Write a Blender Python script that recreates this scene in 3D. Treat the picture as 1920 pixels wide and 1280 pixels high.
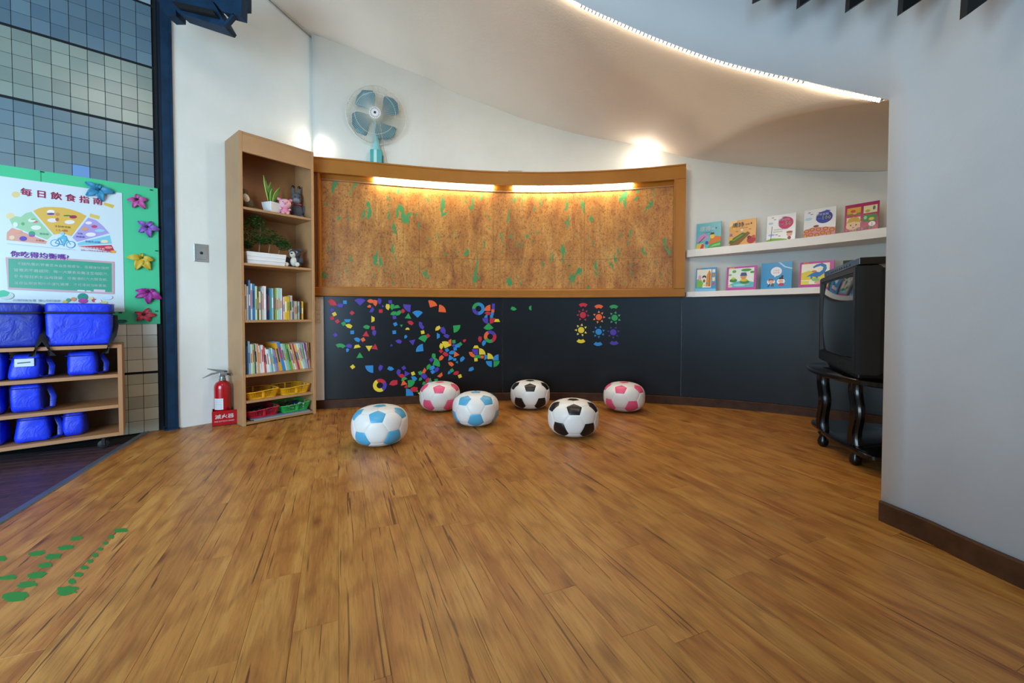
import bpy, bmesh, math, random
import numpy as np
from mathutils import Vector, Matrix, noise

for o in list(bpy.data.objects):
    bpy.data.objects.remove(o, do_unlink=True)
scene = bpy.context.scene
COL = scene.collection
PI = math.pi
F, HC, PIT = 780.0, 0.80, math.radians(1.32)

# ---------------- camera, world, lights, exposure ----------------
cam_d = bpy.data.cameras.new('camera')
cam_d.sensor_width = 36.0
cam_d.lens = F / 1920 * 36
cam_d.shift_y = -32 / 1920
cam_d.clip_start = 0.05
cam = bpy.data.objects.new('camera', cam_d)
COL.objects.link(cam)
cam.location = (0, 0, HC)
cam.rotation_euler = (PI / 2 - PIT, 0, 0)
scene.camera = cam

w = bpy.data.worlds.new('world'); scene.world = w
w.use_nodes = True
bg = w.node_tree.nodes['Background']
bg.inputs[0].default_value = (0.58, 0.77, 1.0, 1)
bg.inputs[1].default_value = 0.26

scene.view_settings.view_transform = 'Standard'
scene.view_settings.look = 'None'
scene.view_settings.gamma = 1.0
scene.view_settings.use_curve_mapping = False
scene.view_settings.exposure = 0.0

def area(name, loc, target, size, power, col, size_y=None):
    l = bpy.data.lights.new(name, 'AREA'); l.energy = power; l.color = col
    l.shape = 'RECTANGLE'; l.size = size; l.size_y = size_y or size
    o = bpy.data.objects.new(name, l); COL.objects.link(o)
    o.location = loc
    d = Vector(target) - Vector(loc)
    o.rotation_euler = d.to_track_quat('-Z', 'Y').to_euler()
    return o
def point(name, loc, power, col, r=0.05):
    l = bpy.data.lights.new(name, 'POINT'); l.energy = power; l.color = col; l.shadow_soft_size = r
    o = bpy.data.objects.new(name, l); COL.objects.link(o); o.location = loc
    return o
# daylight entering through the open side of the building, left of and behind the photographer
area('daylight_left', (-2.4, -0.7, 1.0), (-2.7, 3.0, 0.4), 1.9, 128, (0.62, 0.85, 1.0), 1.7)
area('daylight_behind', (-0.85, -2.4, 1.3), (-1.2, 3.0, 0.9), 1.0, 42, (0.34, 0.66, 1.0), 1.9)
# added warm overhead fill that brightens the floor, not a known fitting
area('hall_fill', (-1.0, 0.9, 3.0), (-0.6, 1.8, 0.0), 1.2, 14, (1.0, 0.86, 0.68), 0.6)

# ---------------- helpers ----------------
def lin(c):
    c = c / 255.0
    return c / 12.92 if c <= 0.04045 else ((c + 0.055) / 1.055) ** 2.4
def rgb(r, g, b): return (lin(r), lin(g), lin(b), 1)
def H(s): return rgb(int(s[0:2], 16), int(s[2:4], 16), int(s[4:6], 16))

def ray(u, v):
    x = (u - 960) / F; zc = (608 - v) / F
    c, s = math.cos(PIT), math.sin(PIT)
    return Vector((x, c + s * zc, -s + c * zc))
def floor(u, v, z=0.0):
    d = ray(u, v); t = (z - HC) / d.z
    return Vector((d.x * t, d.y * t, z))
def at(u, v, Y):
    d = ray(u, v); t = Y / d.y
    return Vector((d.x * t, Y, HC + d.z * t))
def plane_hit(u, v, A, D):
    """hit of the sight line with the upright plane through A along unit D: distance along D and height"""
    d = ray(u, v)
    # A + D*t = d*k
    det = D[0] * (-d.y) - (-d.x) * D[1]
    t = ((-A[0]) * (-d.y) - (-d.x) * (-A[1])) / det
    k = (D[0] * (-A[1]) - D[1] * (-A[0])) / det
    return t, HC + d.z * k

MATS = {}
def mat(name, col, rough=0.5, metal=0.0, emit=None, estr=0.0, coat=0.0, trans=0.0, spec=0.5, bump=None):
    if name in MATS: return MATS[name]
    m = bpy.data.materials.new(name); m.use_nodes = True
    nt = m.node_tree; b = nt.nodes['Principled BSDF']
    if isinstance(col, str): col = H(col)
    b.inputs['Base Color'].default_value = col
    b.inputs['Roughness'].default_value = rough
    b.inputs['Metallic'].default_value = metal
    b.inputs['Coat Weight'].default_value = coat
    b.inputs['Transmission Weight'].default_value = trans
    b.inputs['Specular IOR Level'].default_value = spec
    if emit is not None:
        b.inputs['Emission Color'].default_value = emit
        b.inputs['Emission Strength'].default_value = estr
    if bump:
        n = nt.nodes.new('ShaderNodeTexNoise'); n.inputs['Scale'].default_value = bump[0]; n.inputs['Detail'].default_value = 4
        tc = nt.nodes.new('ShaderNodeTexCoord'); nt.links.new(tc.outputs['Object'], n.inputs['Vector'])
        bp = nt.nodes.new('ShaderNodeBump'); bp.inputs['Strength'].default_value = bump[1]; bp.inputs['Distance'].default_value = 0.01
        nt.links.new(n.outputs['Fac'], bp.inputs['Height']); nt.links.new(bp.outputs['Normal'], b.inputs['Normal'])
    MATS[name] = m
    return m

ROOT = {}
def thing(name, label, cat, loc=(0, 0, 0), rz=0.0, group=None):
    o = bpy.data.objects.new(name, None); COL.objects.link(o)
    o.empty_display_size = 0.05
    o.location = loc; o.rotation_euler = (0, 0, rz)
    o['label'] = label; o['category'] = cat
    if group: o['group'] = group
    ROOT[o.name] = Matrix.Translation(Vector(loc)) @ Matrix.Rotation(rz, 4, 'Z')
    return o
def tag(o, label, cat, group=None):
    o['label'] = label; o['category'] = cat
    if group: o['group'] = group
    return o
def struct(o):
    o['kind'] = 'structure'; return o
def stuff(o):
    o['kind'] = 'stuff'; return o

def rawmesh(name, V, Fc, m, smooth=False, midx=None):
    me = bpy.data.meshes.new(name)
    me.from_pydata([tuple(v) for v in V], [], [tuple(f) for f in Fc])
    for x in (m if isinstance(m, (list, tuple)) else [m]): me.materials.append(x)
    if midx: me.polygons.foreach_set('material_index', midx)
    if smooth: me.polygons.foreach_set('use_smooth', [True] * len(me.polygons)); me.set_sharp_from_angle(angle=0.85)
    me.update()
    return me
def link(name, me, parent=None, loc=None, rot=None):
    o = bpy.data.objects.new(name, me); COL.objects.link(o)
    if parent is not None: o.parent = parent
    if loc is not None: o.location = loc
    if rot is not None: o.rotation_euler = rot
    return o
def mesh(name, V, Fc, m, parent=None, smooth=False, world=False, midx=None):
    """world=True: vertices come in world space and are moved into the parent's frame"""
    V = [Vector(v) for v in V]
    if world and parent is not None:
        inv = ROOT[parent.name].inverted(); V = [inv @ v for v in V]
    if world and parent is None:
        c = Vector((sum(v.x for v in V) / len(V), sum(v.y for v in V) / len(V), min(v.z for v in V)))
        o = link(name, rawmesh(name, [v - c for v in V], Fc, m, smooth, midx)); o.location = c
        return o
    return link(name, rawmesh(name, V, Fc, m, smooth, midx), parent)
BOXF = [(0, 3, 2, 1), (4, 5, 6, 7), (0, 1, 5, 4), (1, 2, 6, 5), (2, 3, 7, 6), (3, 0, 4, 7)]
def boxv(x0, y0, z0, x1, y1, z1):
    return [(x0, y0, z0), (x1, y0, z0), (x1, y1, z0), (x0, y1, z0), (x0, y0, z1), (x1, y0, z1), (x1, y1, z1), (x0, y1, z1)]
class MB:
    def __init__(s): s.V = []; s.F = []; s.M = []
    def add(s, V, Fc, mi=0):
        n = len(s.V); s.V += [tuple(v) for v in V]; s.F += [tuple(i + n for i in f) for f in Fc]; s.M += [mi] * len(Fc); return s
    def box(s, x0, y0, z0, x1, y1, z1, mi=0): return s.add(boxv(x0, y0, z0, x1, y1, z1), BOXF, mi)
    def build(s, name, m, parent=None, smooth=False, world=False): return mesh(name, s.V, s.F, m, parent, smooth, world, s.M)
def bevel_me(me, w, seg=2):
    bm = bmesh.new(); bm.from_mesh(me)
    bmesh.ops.remove_doubles(bm, verts=bm.verts, dist=1e-6)
    bmesh.ops.recalc_face_normals(bm, faces=bm.faces)
    bmesh.ops.bevel(bm, geom=[e for e in bm.edges if e.calc_face_angle(0) > 0.5], offset=w, segments=seg, affect='EDGES', profile=0.5)
    bm.to_mesh(me); bm.free(); me.update()
def box(name, b, m, parent=None, bev=0.0, seg=2, loc=None, rot=None):
    me = rawmesh(name, boxv(*b), BOXF, m)
    if bev: bevel_me(me, bev, seg)
    return link(name, me, parent, loc, rot)
def tube_v(pts, r, n=8, closed=False, flat=None):
    """swept tube; r number or list; flat=(a,b): elliptical band section"""
    pts = [Vector(p) for p in pts]; V = []; Fc = []
    N = len(pts); up = Vector((0, 0, 1))
    for i, p in enumerate(pts):
        if closed: d = pts[(i + 1) % N] - pts[i - 1]
        else: d = pts[min(i + 1, N - 1)] - pts[max(i - 1, 0)]
        d.normalize()
        u = up if abs(d.z) < 0.95 else Vector((0, 1, 0))
        a = d.cross(u).normalized(); b = a.cross(d).normalized()
        rr = r[i] if isinstance(r, (list, tuple)) else r
        for k in range(n):
            th = 2 * PI * k / n
            ra, rb = (flat if flat else (rr, rr))
            V.append(p + a * math.cos(th) * ra + b * math.sin(th) * rb)
    M = N if closed else N - 1
    for i in range(M):
        j = (i + 1) % N
        for k in range(n):
            Fc.append((i * n + k, i * n + (k + 1) % n, j * n + (k + 1) % n, j * n + k))
    if not closed:
        Fc.append(tuple(range(n - 1, -1, -1))); Fc.append(tuple((N - 1) * n + k for k in range(n)))
    return V, Fc
def tube(name, pts, r, m, parent=None, n=8, closed=False, world=False, flat=None):
    V, Fc = tube_v(pts, r, n, closed, flat)
    return mesh(name, V, Fc, m, parent, True, world)
def lathe_v(prof, n=24, c=(0, 0, 0)):
    V = []; Fc = []
    for r, z in prof:
        for k in range(n):
            a = 2 * PI * k / n
            V.append((c[0] + r * math.cos(a), c[1] + r * math.sin(a), c[2] + z))
    for i in range(len(prof) - 1):
        for k in range(n):
            Fc.append((i * n + k, i * n + (k + 1) % n, (i + 1) * n + (k + 1) % n, (i + 1) * n + k))
    Fc.append(tuple(range(n - 1, -1, -1))); Fc.append(tuple((len(prof) - 1) * n + k for k in range(n)))
    return V, Fc
def lathe(name, prof, m, parent=None, n=24, c=(0, 0, 0), smooth=True):
    V, Fc = lathe_v(prof, n, c)
    o = mesh(name, V, Fc, m, parent, smooth)
    return o
def ellip_v(c, r, n=16, mrot=None, e=1.0):
    """ellipsoid (superellipsoid for e<1)"""
    V = []; Fc = []; k2 = n // 2
    def p(x): return math.copysign(abs(x) ** e, x)
    for i in range(k2 + 1):
        ph = -PI / 2 + PI * i / k2
        for k in range(n):
            th = 2 * PI * k / n
            v = Vector((r[0] * p(math.cos(ph)) * p(math.cos(th)), r[1] * p(math.cos(ph)) * p(math.sin(th)), r[2] * p(math.sin(ph))))
            if mrot: v = mrot @ v
            V.append(v + Vector(c))
    for i in range(k2):
        for k in range(n):
            Fc.append((i * n + k, i * n + (k + 1) % n, (i + 1) * n + (k + 1) % n, (i + 1) * n + k))
    return V, Fc
def ellip(name, c, r, m, parent=None, n=16, mrot=None, e=1.0):
    V, Fc = ellip_v(c, r, n, mrot, e)
    return mesh(name, V, Fc, m, parent, True)
def prism(name, poly, y0, y1, m, parent=None):
    """polygon in local x,z extruded from y0 to y1"""
    n = len(poly)
    V = [(x, y0, z) for x, z in poly] + [(x, y1, z) for x, z in poly]
    Fc = [tuple(range(n)), tuple(range(2 * n - 1, n - 1, -1))] + [(i, i + n, (i + 1) % n + n, (i + 1) % n) for i in range(n)]
    me = rawmesh(name, V, Fc, m)
    bm = bmesh.new(); bm.from_mesh(me); bmesh.ops.recalc_face_normals(bm, faces=bm.faces); bm.to_mesh(me); bm.free()
    return link(name, me, parent)

# text as filled polygons (Blender's own built-in font)
_TC = {}
def text_geo(s, bold=0.0):
    k = (s, bold)
    if k not in _TC:
        c = bpy.data.curves.new('lettering', 'FONT'); c.body = s; c.resolution_u = 1; c.offset = bold
        o = bpy.data.objects.new('lettering', c)
        me = bpy.data.meshes.new_from_object(o)
        V = [(v.co.x, v.co.y) for v in me.vertices]; Fc = [tuple(p.vertices) for p in me.polygons]
        bpy.data.objects.remove(o); bpy.data.curves.remove(c); bpy.data.meshes.remove(me)
        _TC[k] = (V, Fc)
    return _TC[k]
FLAT = {}
def flat_mat(c):
    if c not in FLAT: FLAT[c] = mat('print_' + c, c, 0.35)
    return FLAT[c]
def Rr(x0, y0, x1, y1): return [(x0, y0), (x1, y0), (x1, y1), (x0, y1)]
def El(cx, cy, rx, ry, a=0.0, n=18):
    ca, sa = math.cos(a), math.sin(a)
    return [(cx + rx * math.cos(t) * ca - ry * math.sin(t) * sa, cy + rx * math.cos(t) * sa + ry * math.sin(t) * ca) for t in [2 * PI * i / n for i in range(n)]]
def picture(name, shapes, tf, parent, world=False):
    """flat print: shapes = (colour, polygon) or (colour, ('T', text, cx, cy, size, bold[, squeeze])); tf maps (x, y, layer) to 3D"""
    mats = []; idx = {}; V = []; Fc = []; M = []
    for L, sh in enumerate(shapes):
        c, g = sh[0], sh[1]
        if c not in idx: idx[c] = len(mats); mats.append(flat_mat(c))
        if g[0] == 'T':
            tv, tf_ = text_geo(g[1], 0.0)
            if not tv: continue
            x0 = min(p[0] for p in tv); x1 = max(p[0] for p in tv); y0 = min(p[1] for p in tv); y1 = max(p[1] for p in tv)
            sq = g[6] if len(g) > 6 else 1.0
            n = len(V)
            V += [tf(g[2] + (p[0] - (x0 + x1) / 2) * g[4] * sq, g[3] + (p[1] - (y0 + y1) / 2) * g[4], L) for p in tv]
            for f in tf_: Fc.append(tuple(i + n for i in f)); M.append(idx[c])
            bw_ = (g[5] if len(g) > 5 else 0.0) * g[4]
            if bw_ > 0:          # bold: the same strokes again, a hair to the side
                for dx_, dy_ in ((bw_, 0), (-bw_, 0), (0, bw_), (0, -bw_)):
                    n = len(V)
                    V += [tf(g[2] + (p[0] - (x0 + x1) / 2) * g[4] * sq + dx_, g[3] + (p[1] - (y0 + y1) / 2) * g[4] + dy_, L) for p in tv]
                    for f in tf_: Fc.append(tuple(i + n for i in f)); M.append(idx[c])
        else:
            n = len(V); V += [tf(p[0], p[1], L) for p in g]; Fc.append(tuple(range(n, n + len(g)))); M.append(idx[c])
    return mesh(name, V, Fc, mats, parent, False, world, M)

# ---------------- the curved rear wall ----------------
PX = [(607, 766), (760, 757.5), (940, 750), (1100, 751), (1260, 757.5), (1413, 769), (1527, 782.5), (1660, 800)]
cp = [floor(u, v) for u, v in PX]
cx = [p.x for p in cp] + [3.0]; cy = [p.y for p in cp] + [2.55]
pol = np.polyfit(cx, cy, 5)
XS = np.linspace(-1.80, 2.98, 500); YS = np.polyval(pol, XS); DY = np.polyval(np.polyder(pol), XS)
SS = np.concatenate([[0], np.cumsum(np.hypot(np.diff(XS), np.diff(YS)))])
def C(s, off=0.0, z=0.0):
    x = float(np.interp(s, SS, XS)); y = float(np.interp(s, SS, YS)); d = float(np.interp(s, SS, DY))
    n = math.hypot(1, d)
    return Vector((x + off * d / n, y - off / n, z))
def Cang(s): return math.atan(float(np.interp(s, SS, DY)))
def hitC(u, v, off=0.0):
    d = ray(u, v); n = np.hypot(1, DY)
    X = XS + off * DY / n; Y = YS - off / n
    s = float(np.interp(d.x / d.y, X / Y, SS))
    p = C(s, off); k = p.y / d.y
    return s, HC + d.z * k
def S(u, off=0.0): return hitC(u, 590, off)[0]
def sweep(name, s0, s1, prof, m, parent=None, n=40, smooth=False):
    """closed profile of (offset, z) swept along the wall curve, capped"""
    V = []; Fc = []; k = len(prof)
    for i in range(n + 1):
        s = s0 + (s1 - s0) * i / n
        for off, z in prof: V.append(C(s, off, z))
    for i in range(n):
        for j in range(k):
            Fc.append((i * k + j, (i + 1) * k + j, (i + 1) * k + (j + 1) % k, i * k + (j + 1) % k))
    Fc.append(tuple(range(k))); Fc.append(tuple(n * k + j for j in range(k - 1, -1, -1)))
    o = mesh(name, V, Fc, m, parent, False, parent is None or parent.name in ROOT)
    bm = bmesh.new(); bm.from_mesh(o.data); bmesh.ops.recalc_face_normals(bm, faces=bm.faces); bm.to_mesh(o.data); bm.free()
    if smooth:
        o.data.polygons.foreach_set('use_smooth', [True] * len(o.data.polygons)); o.data.set_sharp_from_angle(angle=0.35)
    return o
def rect(o0, z0, o1, z1): return [(o0, z0), (o1, z0), (o1, z1), (o0, z1)]

# ---------------- node materials ----------------
def newmat(name):
    m = bpy.data.materials.new(name); m.use_nodes = True
    nt = m.node_tree; MATS[name] = m
    return m, nt, nt.nodes['Principled BSDF'], (lambda a, b: nt.links.new(a, b))
def ramp(nt, stops):
    r = nt.nodes.new('ShaderNodeValToRGB'); e = r.color_ramp.elements
    e[0].position, e[0].color = stops[0]; e[1].position, e[1].color = stops[-1]
    for p, c in stops[1:-1]:
        x = e.new(p); x.color = c
    return r
def mixc(nt, fac, a, b, mode='MIX'):
    n = nt.nodes.new('ShaderNodeMix'); n.data_type = 'RGBA'; n.blend_type = mode
    for i, x in ((0, fac), (6, a), (7, b)):
        if isinstance(x, (tuple, float, int)): n.inputs[i].default_value = x
        else: nt.links.new(x, n.inputs[i])
    return n.outputs[2]
def noise_n(nt, vec, scale, detail=4, rough=0.55, dist=0.0):
    n = nt.nodes.new('ShaderNodeTexNoise'); n.inputs['Scale'].default_value = scale; n.inputs['Detail'].default_value = detail
    n.inputs['Roughness'].default_value = rough; n.inputs['Distortion'].default_value = dist
    nt.links.new(vec, n.inputs['Vector']); return n.outputs['Fac']
def mapping(nt, vec, sc, loc=None):
    n = nt.nodes.new('ShaderNodeMapping'); n.inputs['Scale'].default_value = sc
    nt.links.new(vec, n.inputs['Vector'])
    if loc is not None: nt.links.new(loc, n.inputs['Location'])
    return n.outputs[0]

def wood_floor():
    m, nt, b, L = newmat('laminate_oak')
    tc = nt.nodes.new('ShaderNodeTexCoord'); oi = nt.nodes.new('ShaderNodeObjectInfo')
    mul = nt.nodes.new('ShaderNodeVectorMath'); mul.operation = 'SCALE'; mul.inputs[0].default_value = (31, 57, 11); L(oi.outputs['Random'], mul.inputs['Scale'])
    off = mul.outputs[0]
    big = noise_n(nt, mapping(nt, tc.outputs['Object'], (9, 1.1, 1), off), 1.0, 5, 0.6, 1.2)
    fine = noise_n(nt, mapping(nt, tc.outputs['Object'], (130, 8, 1), off), 1.0, 5, 0.65, 0.8)
    c1 = ramp(nt, [(0.24, H('8A5624')), (0.40, H('AA7230')), (0.55, H('BA863C')), (0.75, H('C8984E'))]); L(big, c1.inputs[0])
    c2 = ramp(nt, [(0.3, (0.50, 0.46, 0.42, 1)), (0.55, (1, 1, 1, 1))]); L(fine, c2.inputs[0])
    col = mixc(nt, 0.6, c1.outputs[0], c2.outputs[0], 'MULTIPLY')
    # cathedral rings
    wv = nt.nodes.new('ShaderNodeTexWave'); wv.wave_type = 'RINGS'; wv.inputs['Scale'].default_value = 1.0
    wv.inputs['Distortion'].default_value = 7; wv.inputs['Detail'].default_value = 3
    L(mapping(nt, tc.outputs['Object'], (13, 1.3, 1), off), wv.inputs['Vector'])
    cr = ramp(nt, [(0.0, (0.72, 0.66, 0.6, 1)), (0.35, (1, 1, 1, 1))]); L(wv.outputs['Fac'], cr.inputs[0])
    col = mixc(nt, 0.6, col, cr.outputs[0], 'MULTIPLY')
    # knots
    vo = nt.nodes.new('ShaderNodeTexVoronoi'); vo.inputs['Scale'].default_value = 1.0
    L(mapping(nt, tc.outputs['Object'], (8, 2.4, 1), off), vo.inputs['Vector'])
    kr = ramp(nt, [(0.03, (0.16, 0.09, 0.06, 1)), (0.10, (0.62, 0.5, 0.42, 1)), (0.2, (1, 1, 1, 1))]); L(vo.outputs['Distance'], kr.inputs[0])
    col = mixc(nt, 0.75, col, kr.outputs[0], 'MULTIPLY')
    # dark drying cracks
    ck = noise_n(nt, mapping(nt, tc.outputs['Object'], (62, 1.6, 1), off), 1.0, 3, 0.5, 1.4)
    kk = ramp(nt, [(0.635, (1, 1, 1, 1)), (0.665, (0.20, 0.13, 0.09, 1))]); L(ck, kk.inputs[0])
    col = mixc(nt, 0.8, col, kk.outputs[0], 'MULTIPLY')
    hv = nt.nodes.new('ShaderNodeHueSaturation'); hv.inputs['Hue'].default_value = 0.494; hv.inputs['Saturation'].default_value = 1.0
    mr = nt.nodes.new('ShaderNodeMapRange'); mr.inputs[3].default_value = 0.92; mr.inputs[4].default_value = 1.06
    L(oi.outputs['Random'], mr.inputs[0]); L(mr.outputs[0], hv.inputs['Value']); L(col, hv.inputs['Color'])
    L(hv.outputs[0], b.inputs['Base Color'])
    b.inputs['Roughness'].default_value = 0.38; b.inputs['Specular IOR Level'].default_value = 0.42
    bp = nt.nodes.new('ShaderNodeBump'); bp.inputs['Strength'].default_value = 0.10; bp.inputs['Distance'].default_value = 0.004
    L(fine, bp.inputs['Height']); L(bp.outputs[0], b.inputs['Normal'])
    return m
def cork_mat():
    m, nt, b, L = newmat('cork')
    tc = nt.nodes.new('ShaderNodeTexCoord'); g = nt.nodes.new('ShaderNodeNewGeometry')
    P = g.outputs['Position']
    n1 = noise_n(nt, mapping(nt, P, (6, 6, 3)), 1.0, 6, 0.65, 0.6)
    c1 = ramp(nt, [(0.3, H('8A5420')), (0.45, H('AE742C')), (0.58, H('C08A3E')), (0.75, H('D4A458'))]); L(n1, c1.inputs[0])
    n2 = noise_n(nt, mapping(nt, P, (70, 70, 60)), 1.0, 4, 0.7)
    c2 = ramp(nt, [(0.36, (0.09, 0.05, 0.03, 1)), (0.45, (0.8, 0.75, 0.7, 1)), (0.6, (1.1, 1.08, 1.0, 1))]); L(n2, c2.inputs[0])
    ns = noise_n(nt, mapping(nt, P, (16, 16, 1.2)), 1.0, 4, 0.6, 0.8)
    cs2 = ramp(nt, [(0.35, (0.62, 0.55, 0.48, 1)), (0.6, (1.05, 1.03, 1.0, 1))]); L(ns, cs2.inputs[0])
    col = mixc(nt, 0.62, c1.outputs[0], c2.outputs[0], 'MULTIPLY')
    col = mixc(nt, 0.55, col, cs2.outputs[0], 'MULTIPLY')
    n3 = noise_n(nt, mapping(nt, P, (13, 13, 5)), 1.0, 5, 0.62, 0.5)
    c3 = ramp(nt, [(0.60, (0, 0, 0, 1)), (0.625, (1, 1, 1, 1))]); L(n3, c3.inputs[0])
    col = mixc(nt, c3.outputs[0], col, H('3D8A4C'))
    n4 = noise_n(nt, mapping(nt, P, (30, 30, 9)), 1.0, 4, 0.7, 1.0)
    c4 = ramp(nt, [(0.645, (1, 1, 1, 1)), (0.70, (0.15, 0.09, 0.06, 1))]); L(n4, c4.inputs[0])
    col = mixc(nt, 0.8, col, c4.outputs[0], 'MULTIPLY')
    L(col, b.inputs['Base Color'])
    b.inputs['Roughness'].default_value = 0.45; b.inputs['Specular IOR Level'].default_value = 0.45
    bp = nt.nodes.new('ShaderNodeBump'); bp.inputs['Strength'].default_value = 0.5; bp.inputs['Distance'].default_value = 0.004
    L(n2, bp.inputs['Height']); L(bp.outputs[0], b.inputs['Normal'])
    return m
def plaster(name, c, s=3.0, bump=0.06):
    m, nt, b, L = newmat(name)
    g = nt.nodes.new('ShaderNodeNewGeometry')
    n = noise_n(nt, g.outputs['Position'], s, 5, 0.6)
    r = ramp(nt, [(0.3, tuple(x * 0.93 for x in H(c)[:3]) + (1,)), (0.7, H(c))]); L(n, r.inputs[0])
    L(r.outputs[0], b.inputs['Base Color']); b.inputs['Roughness'].default_value = 0.75; b.inputs['Specular IOR Level'].default_value = 0.25
    n2 = noise_n(nt, g.outputs['Position'], 60, 4, 0.6)
    bp = nt.nodes.new('ShaderNodeBump'); bp.inputs['Strength'].default_value = bump; bp.inputs['Distance'].default_value = 0.01
    L(n2, bp.inputs['Height']); L(bp.outputs[0], b.inputs['Normal'])
    return m
def speckle(name, c, c2, rough, sc=30, spec=0.5):
    m, nt, b, L = newmat(name)
    tc = nt.nodes.new('ShaderNodeTexCoord'); oi = nt.nodes.new('ShaderNodeObjectInfo')
    v = nt.nodes.new('ShaderNodeVectorMath'); v.operation = 'ADD'; L(tc.outputs['Object'], v.inputs[0])
    cb = nt.nodes.new('ShaderNodeCombineXYZ'); L(oi.outputs['Random'], cb.inputs[0]); L(oi.outputs['Random'], cb.inputs[2])
    L(cb.outputs[0], v.inputs[1])
    n = noise_n(nt, v.outputs[0], sc, 5, 0.6); r = ramp(nt, [(0.35, H(c2)), (0.6, H(c))]); L(n, r.inputs[0])
    hv = nt.nodes.new('ShaderNodeHueSaturation'); mr = nt.nodes.new('ShaderNodeMapRange'); mr.inputs[3].default_value = 0.86; mr.inputs[4].default_value = 1.1
    L(oi.outputs['Random'], mr.inputs[0]); L(mr.outputs[0], hv.inputs['Value']); L(r.outputs[0], hv.inputs['Color'])
    L(hv.outputs[0], b.inputs['Base Color']); b.inputs['Roughness'].default_value = rough; b.inputs['Specular IOR Level'].default_value = spec
    return m
WOODF = wood_floor(); CORK = cork_mat()
WHITE = plaster('white_plaster', 'EDEEE8'); WARM = plaster('ceiling_plaster', 'ECE2D4', 1.2, 0.12); OUTW = plaster('smooth_grey_white_plaster', 'D6DADC')
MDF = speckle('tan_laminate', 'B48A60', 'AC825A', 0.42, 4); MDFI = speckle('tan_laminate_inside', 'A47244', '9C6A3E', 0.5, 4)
BOARD = speckle('dark_magnetic_board', '121315', '0F1012', 0.30, 6, 0.34)
BROWNBASE = speckle('dark_wood_skirting', '4A2C18', '3A2010', 0.5, 14, 0.25)
BLUEST = speckle('dark_blue_painted_steel', '0D3656', '092840', 0.62, 9, 0.3)
DISP = speckle('golden_tan_laminate', 'A86C1E', 'A0651A', 0.45, 4, 0.3)
BLACK = mat('black_gloss', '0A0A0C', 0.18); BLACKM = mat('black_matte', '08080A', 0.6)
TVB = mat('tv_black_plastic', '08090B', 0.45)

# ---------------- floor ----------------
pd = Vector((-0.479, 0.878, 0)).normalized(); qd = Vector((pd.y, -pd.x, 0))
sa, sb = floor(272, 811), floor(0, 978)
sdir = (sb - sa).normalized(); pd = -sdir; qd = Vector((pd.y, -pd.x, 0))
q0 = sa.dot(qd) + 0.018
fl = struct(mesh('floor', [(-4, -2.5, -0.04), (4.2, -2.5, -0.04), (4.2, 5.2, -0.04), (-4, 5.2, -0.04), (-4, -2.5, -0.008), (4.2, -2.5, -0.008), (4.2, 5.2, -0.008), (-4, 5.2, -0.008)], BOXF, mat('subfloor_black', '120C08', 0.8)))
ROOT['floor'] = Matrix.Identity(4); fl_loc = fl.location.copy()
rotz = math.atan2(qd.y, qd.x)
PW, PLN = 0.108, 1.06
def plank_me(w, l):
    g = 0.0002; c = 0.0006
    V = boxv(g, g, -0.008, w - g, l - g, -c) + [(g + c, g + c, 0), (w - g - c, g + c, 0), (w - g - c, l - g - c, 0), (g + c, l - g - c, 0)]
    Fc = [BOXF[0]] + BOXF[2:] + [(4, 5, 9, 8), (5, 6, 10, 9), (6, 7, 11, 10), (7, 4, 8, 11), (8, 9, 10, 11)]
    return rawmesh('plank', V, Fc, WOODF)
PME = plank_me(PW, PLN)
rnd = random.Random(5)
def inside(p):
    if p.y < -0.3 or p.y > 3.95: return False
    if p.x > 1.62 and p.y < 1.3: return False
    if p.x > 2.95: return False
    yl = float(np.interp(p.x, XS, YS)) if p.x > -1.8 else 3.05
    return p.y < yl + 0.06
npl = 0
for r in range(60):
    q = q0 + r * PW
    o0 = rnd.random() * PLN
    for k in range(-3, 6):
        p0 = k * PLN - o0
        # trim the plank against the walls in 5 cm steps
        st = [i for i in range(22) if inside(qd * (q + PW / 2) + pd * (p0 + PLN * (i + 0.5) / 22))]
        if len(st) < 2: continue
        a, b = st[0] / 22 * PLN, (st[-1] + 1) / 22 * PLN
        me = PME if len(st) == 22 else plank_me(PW, b - a)
        o = link('plank', me, fl, qd * q + pd * (p0 + (a if me is not PME else 0)) - fl_loc, (0, 0, rotz)); npl += 1
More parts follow.
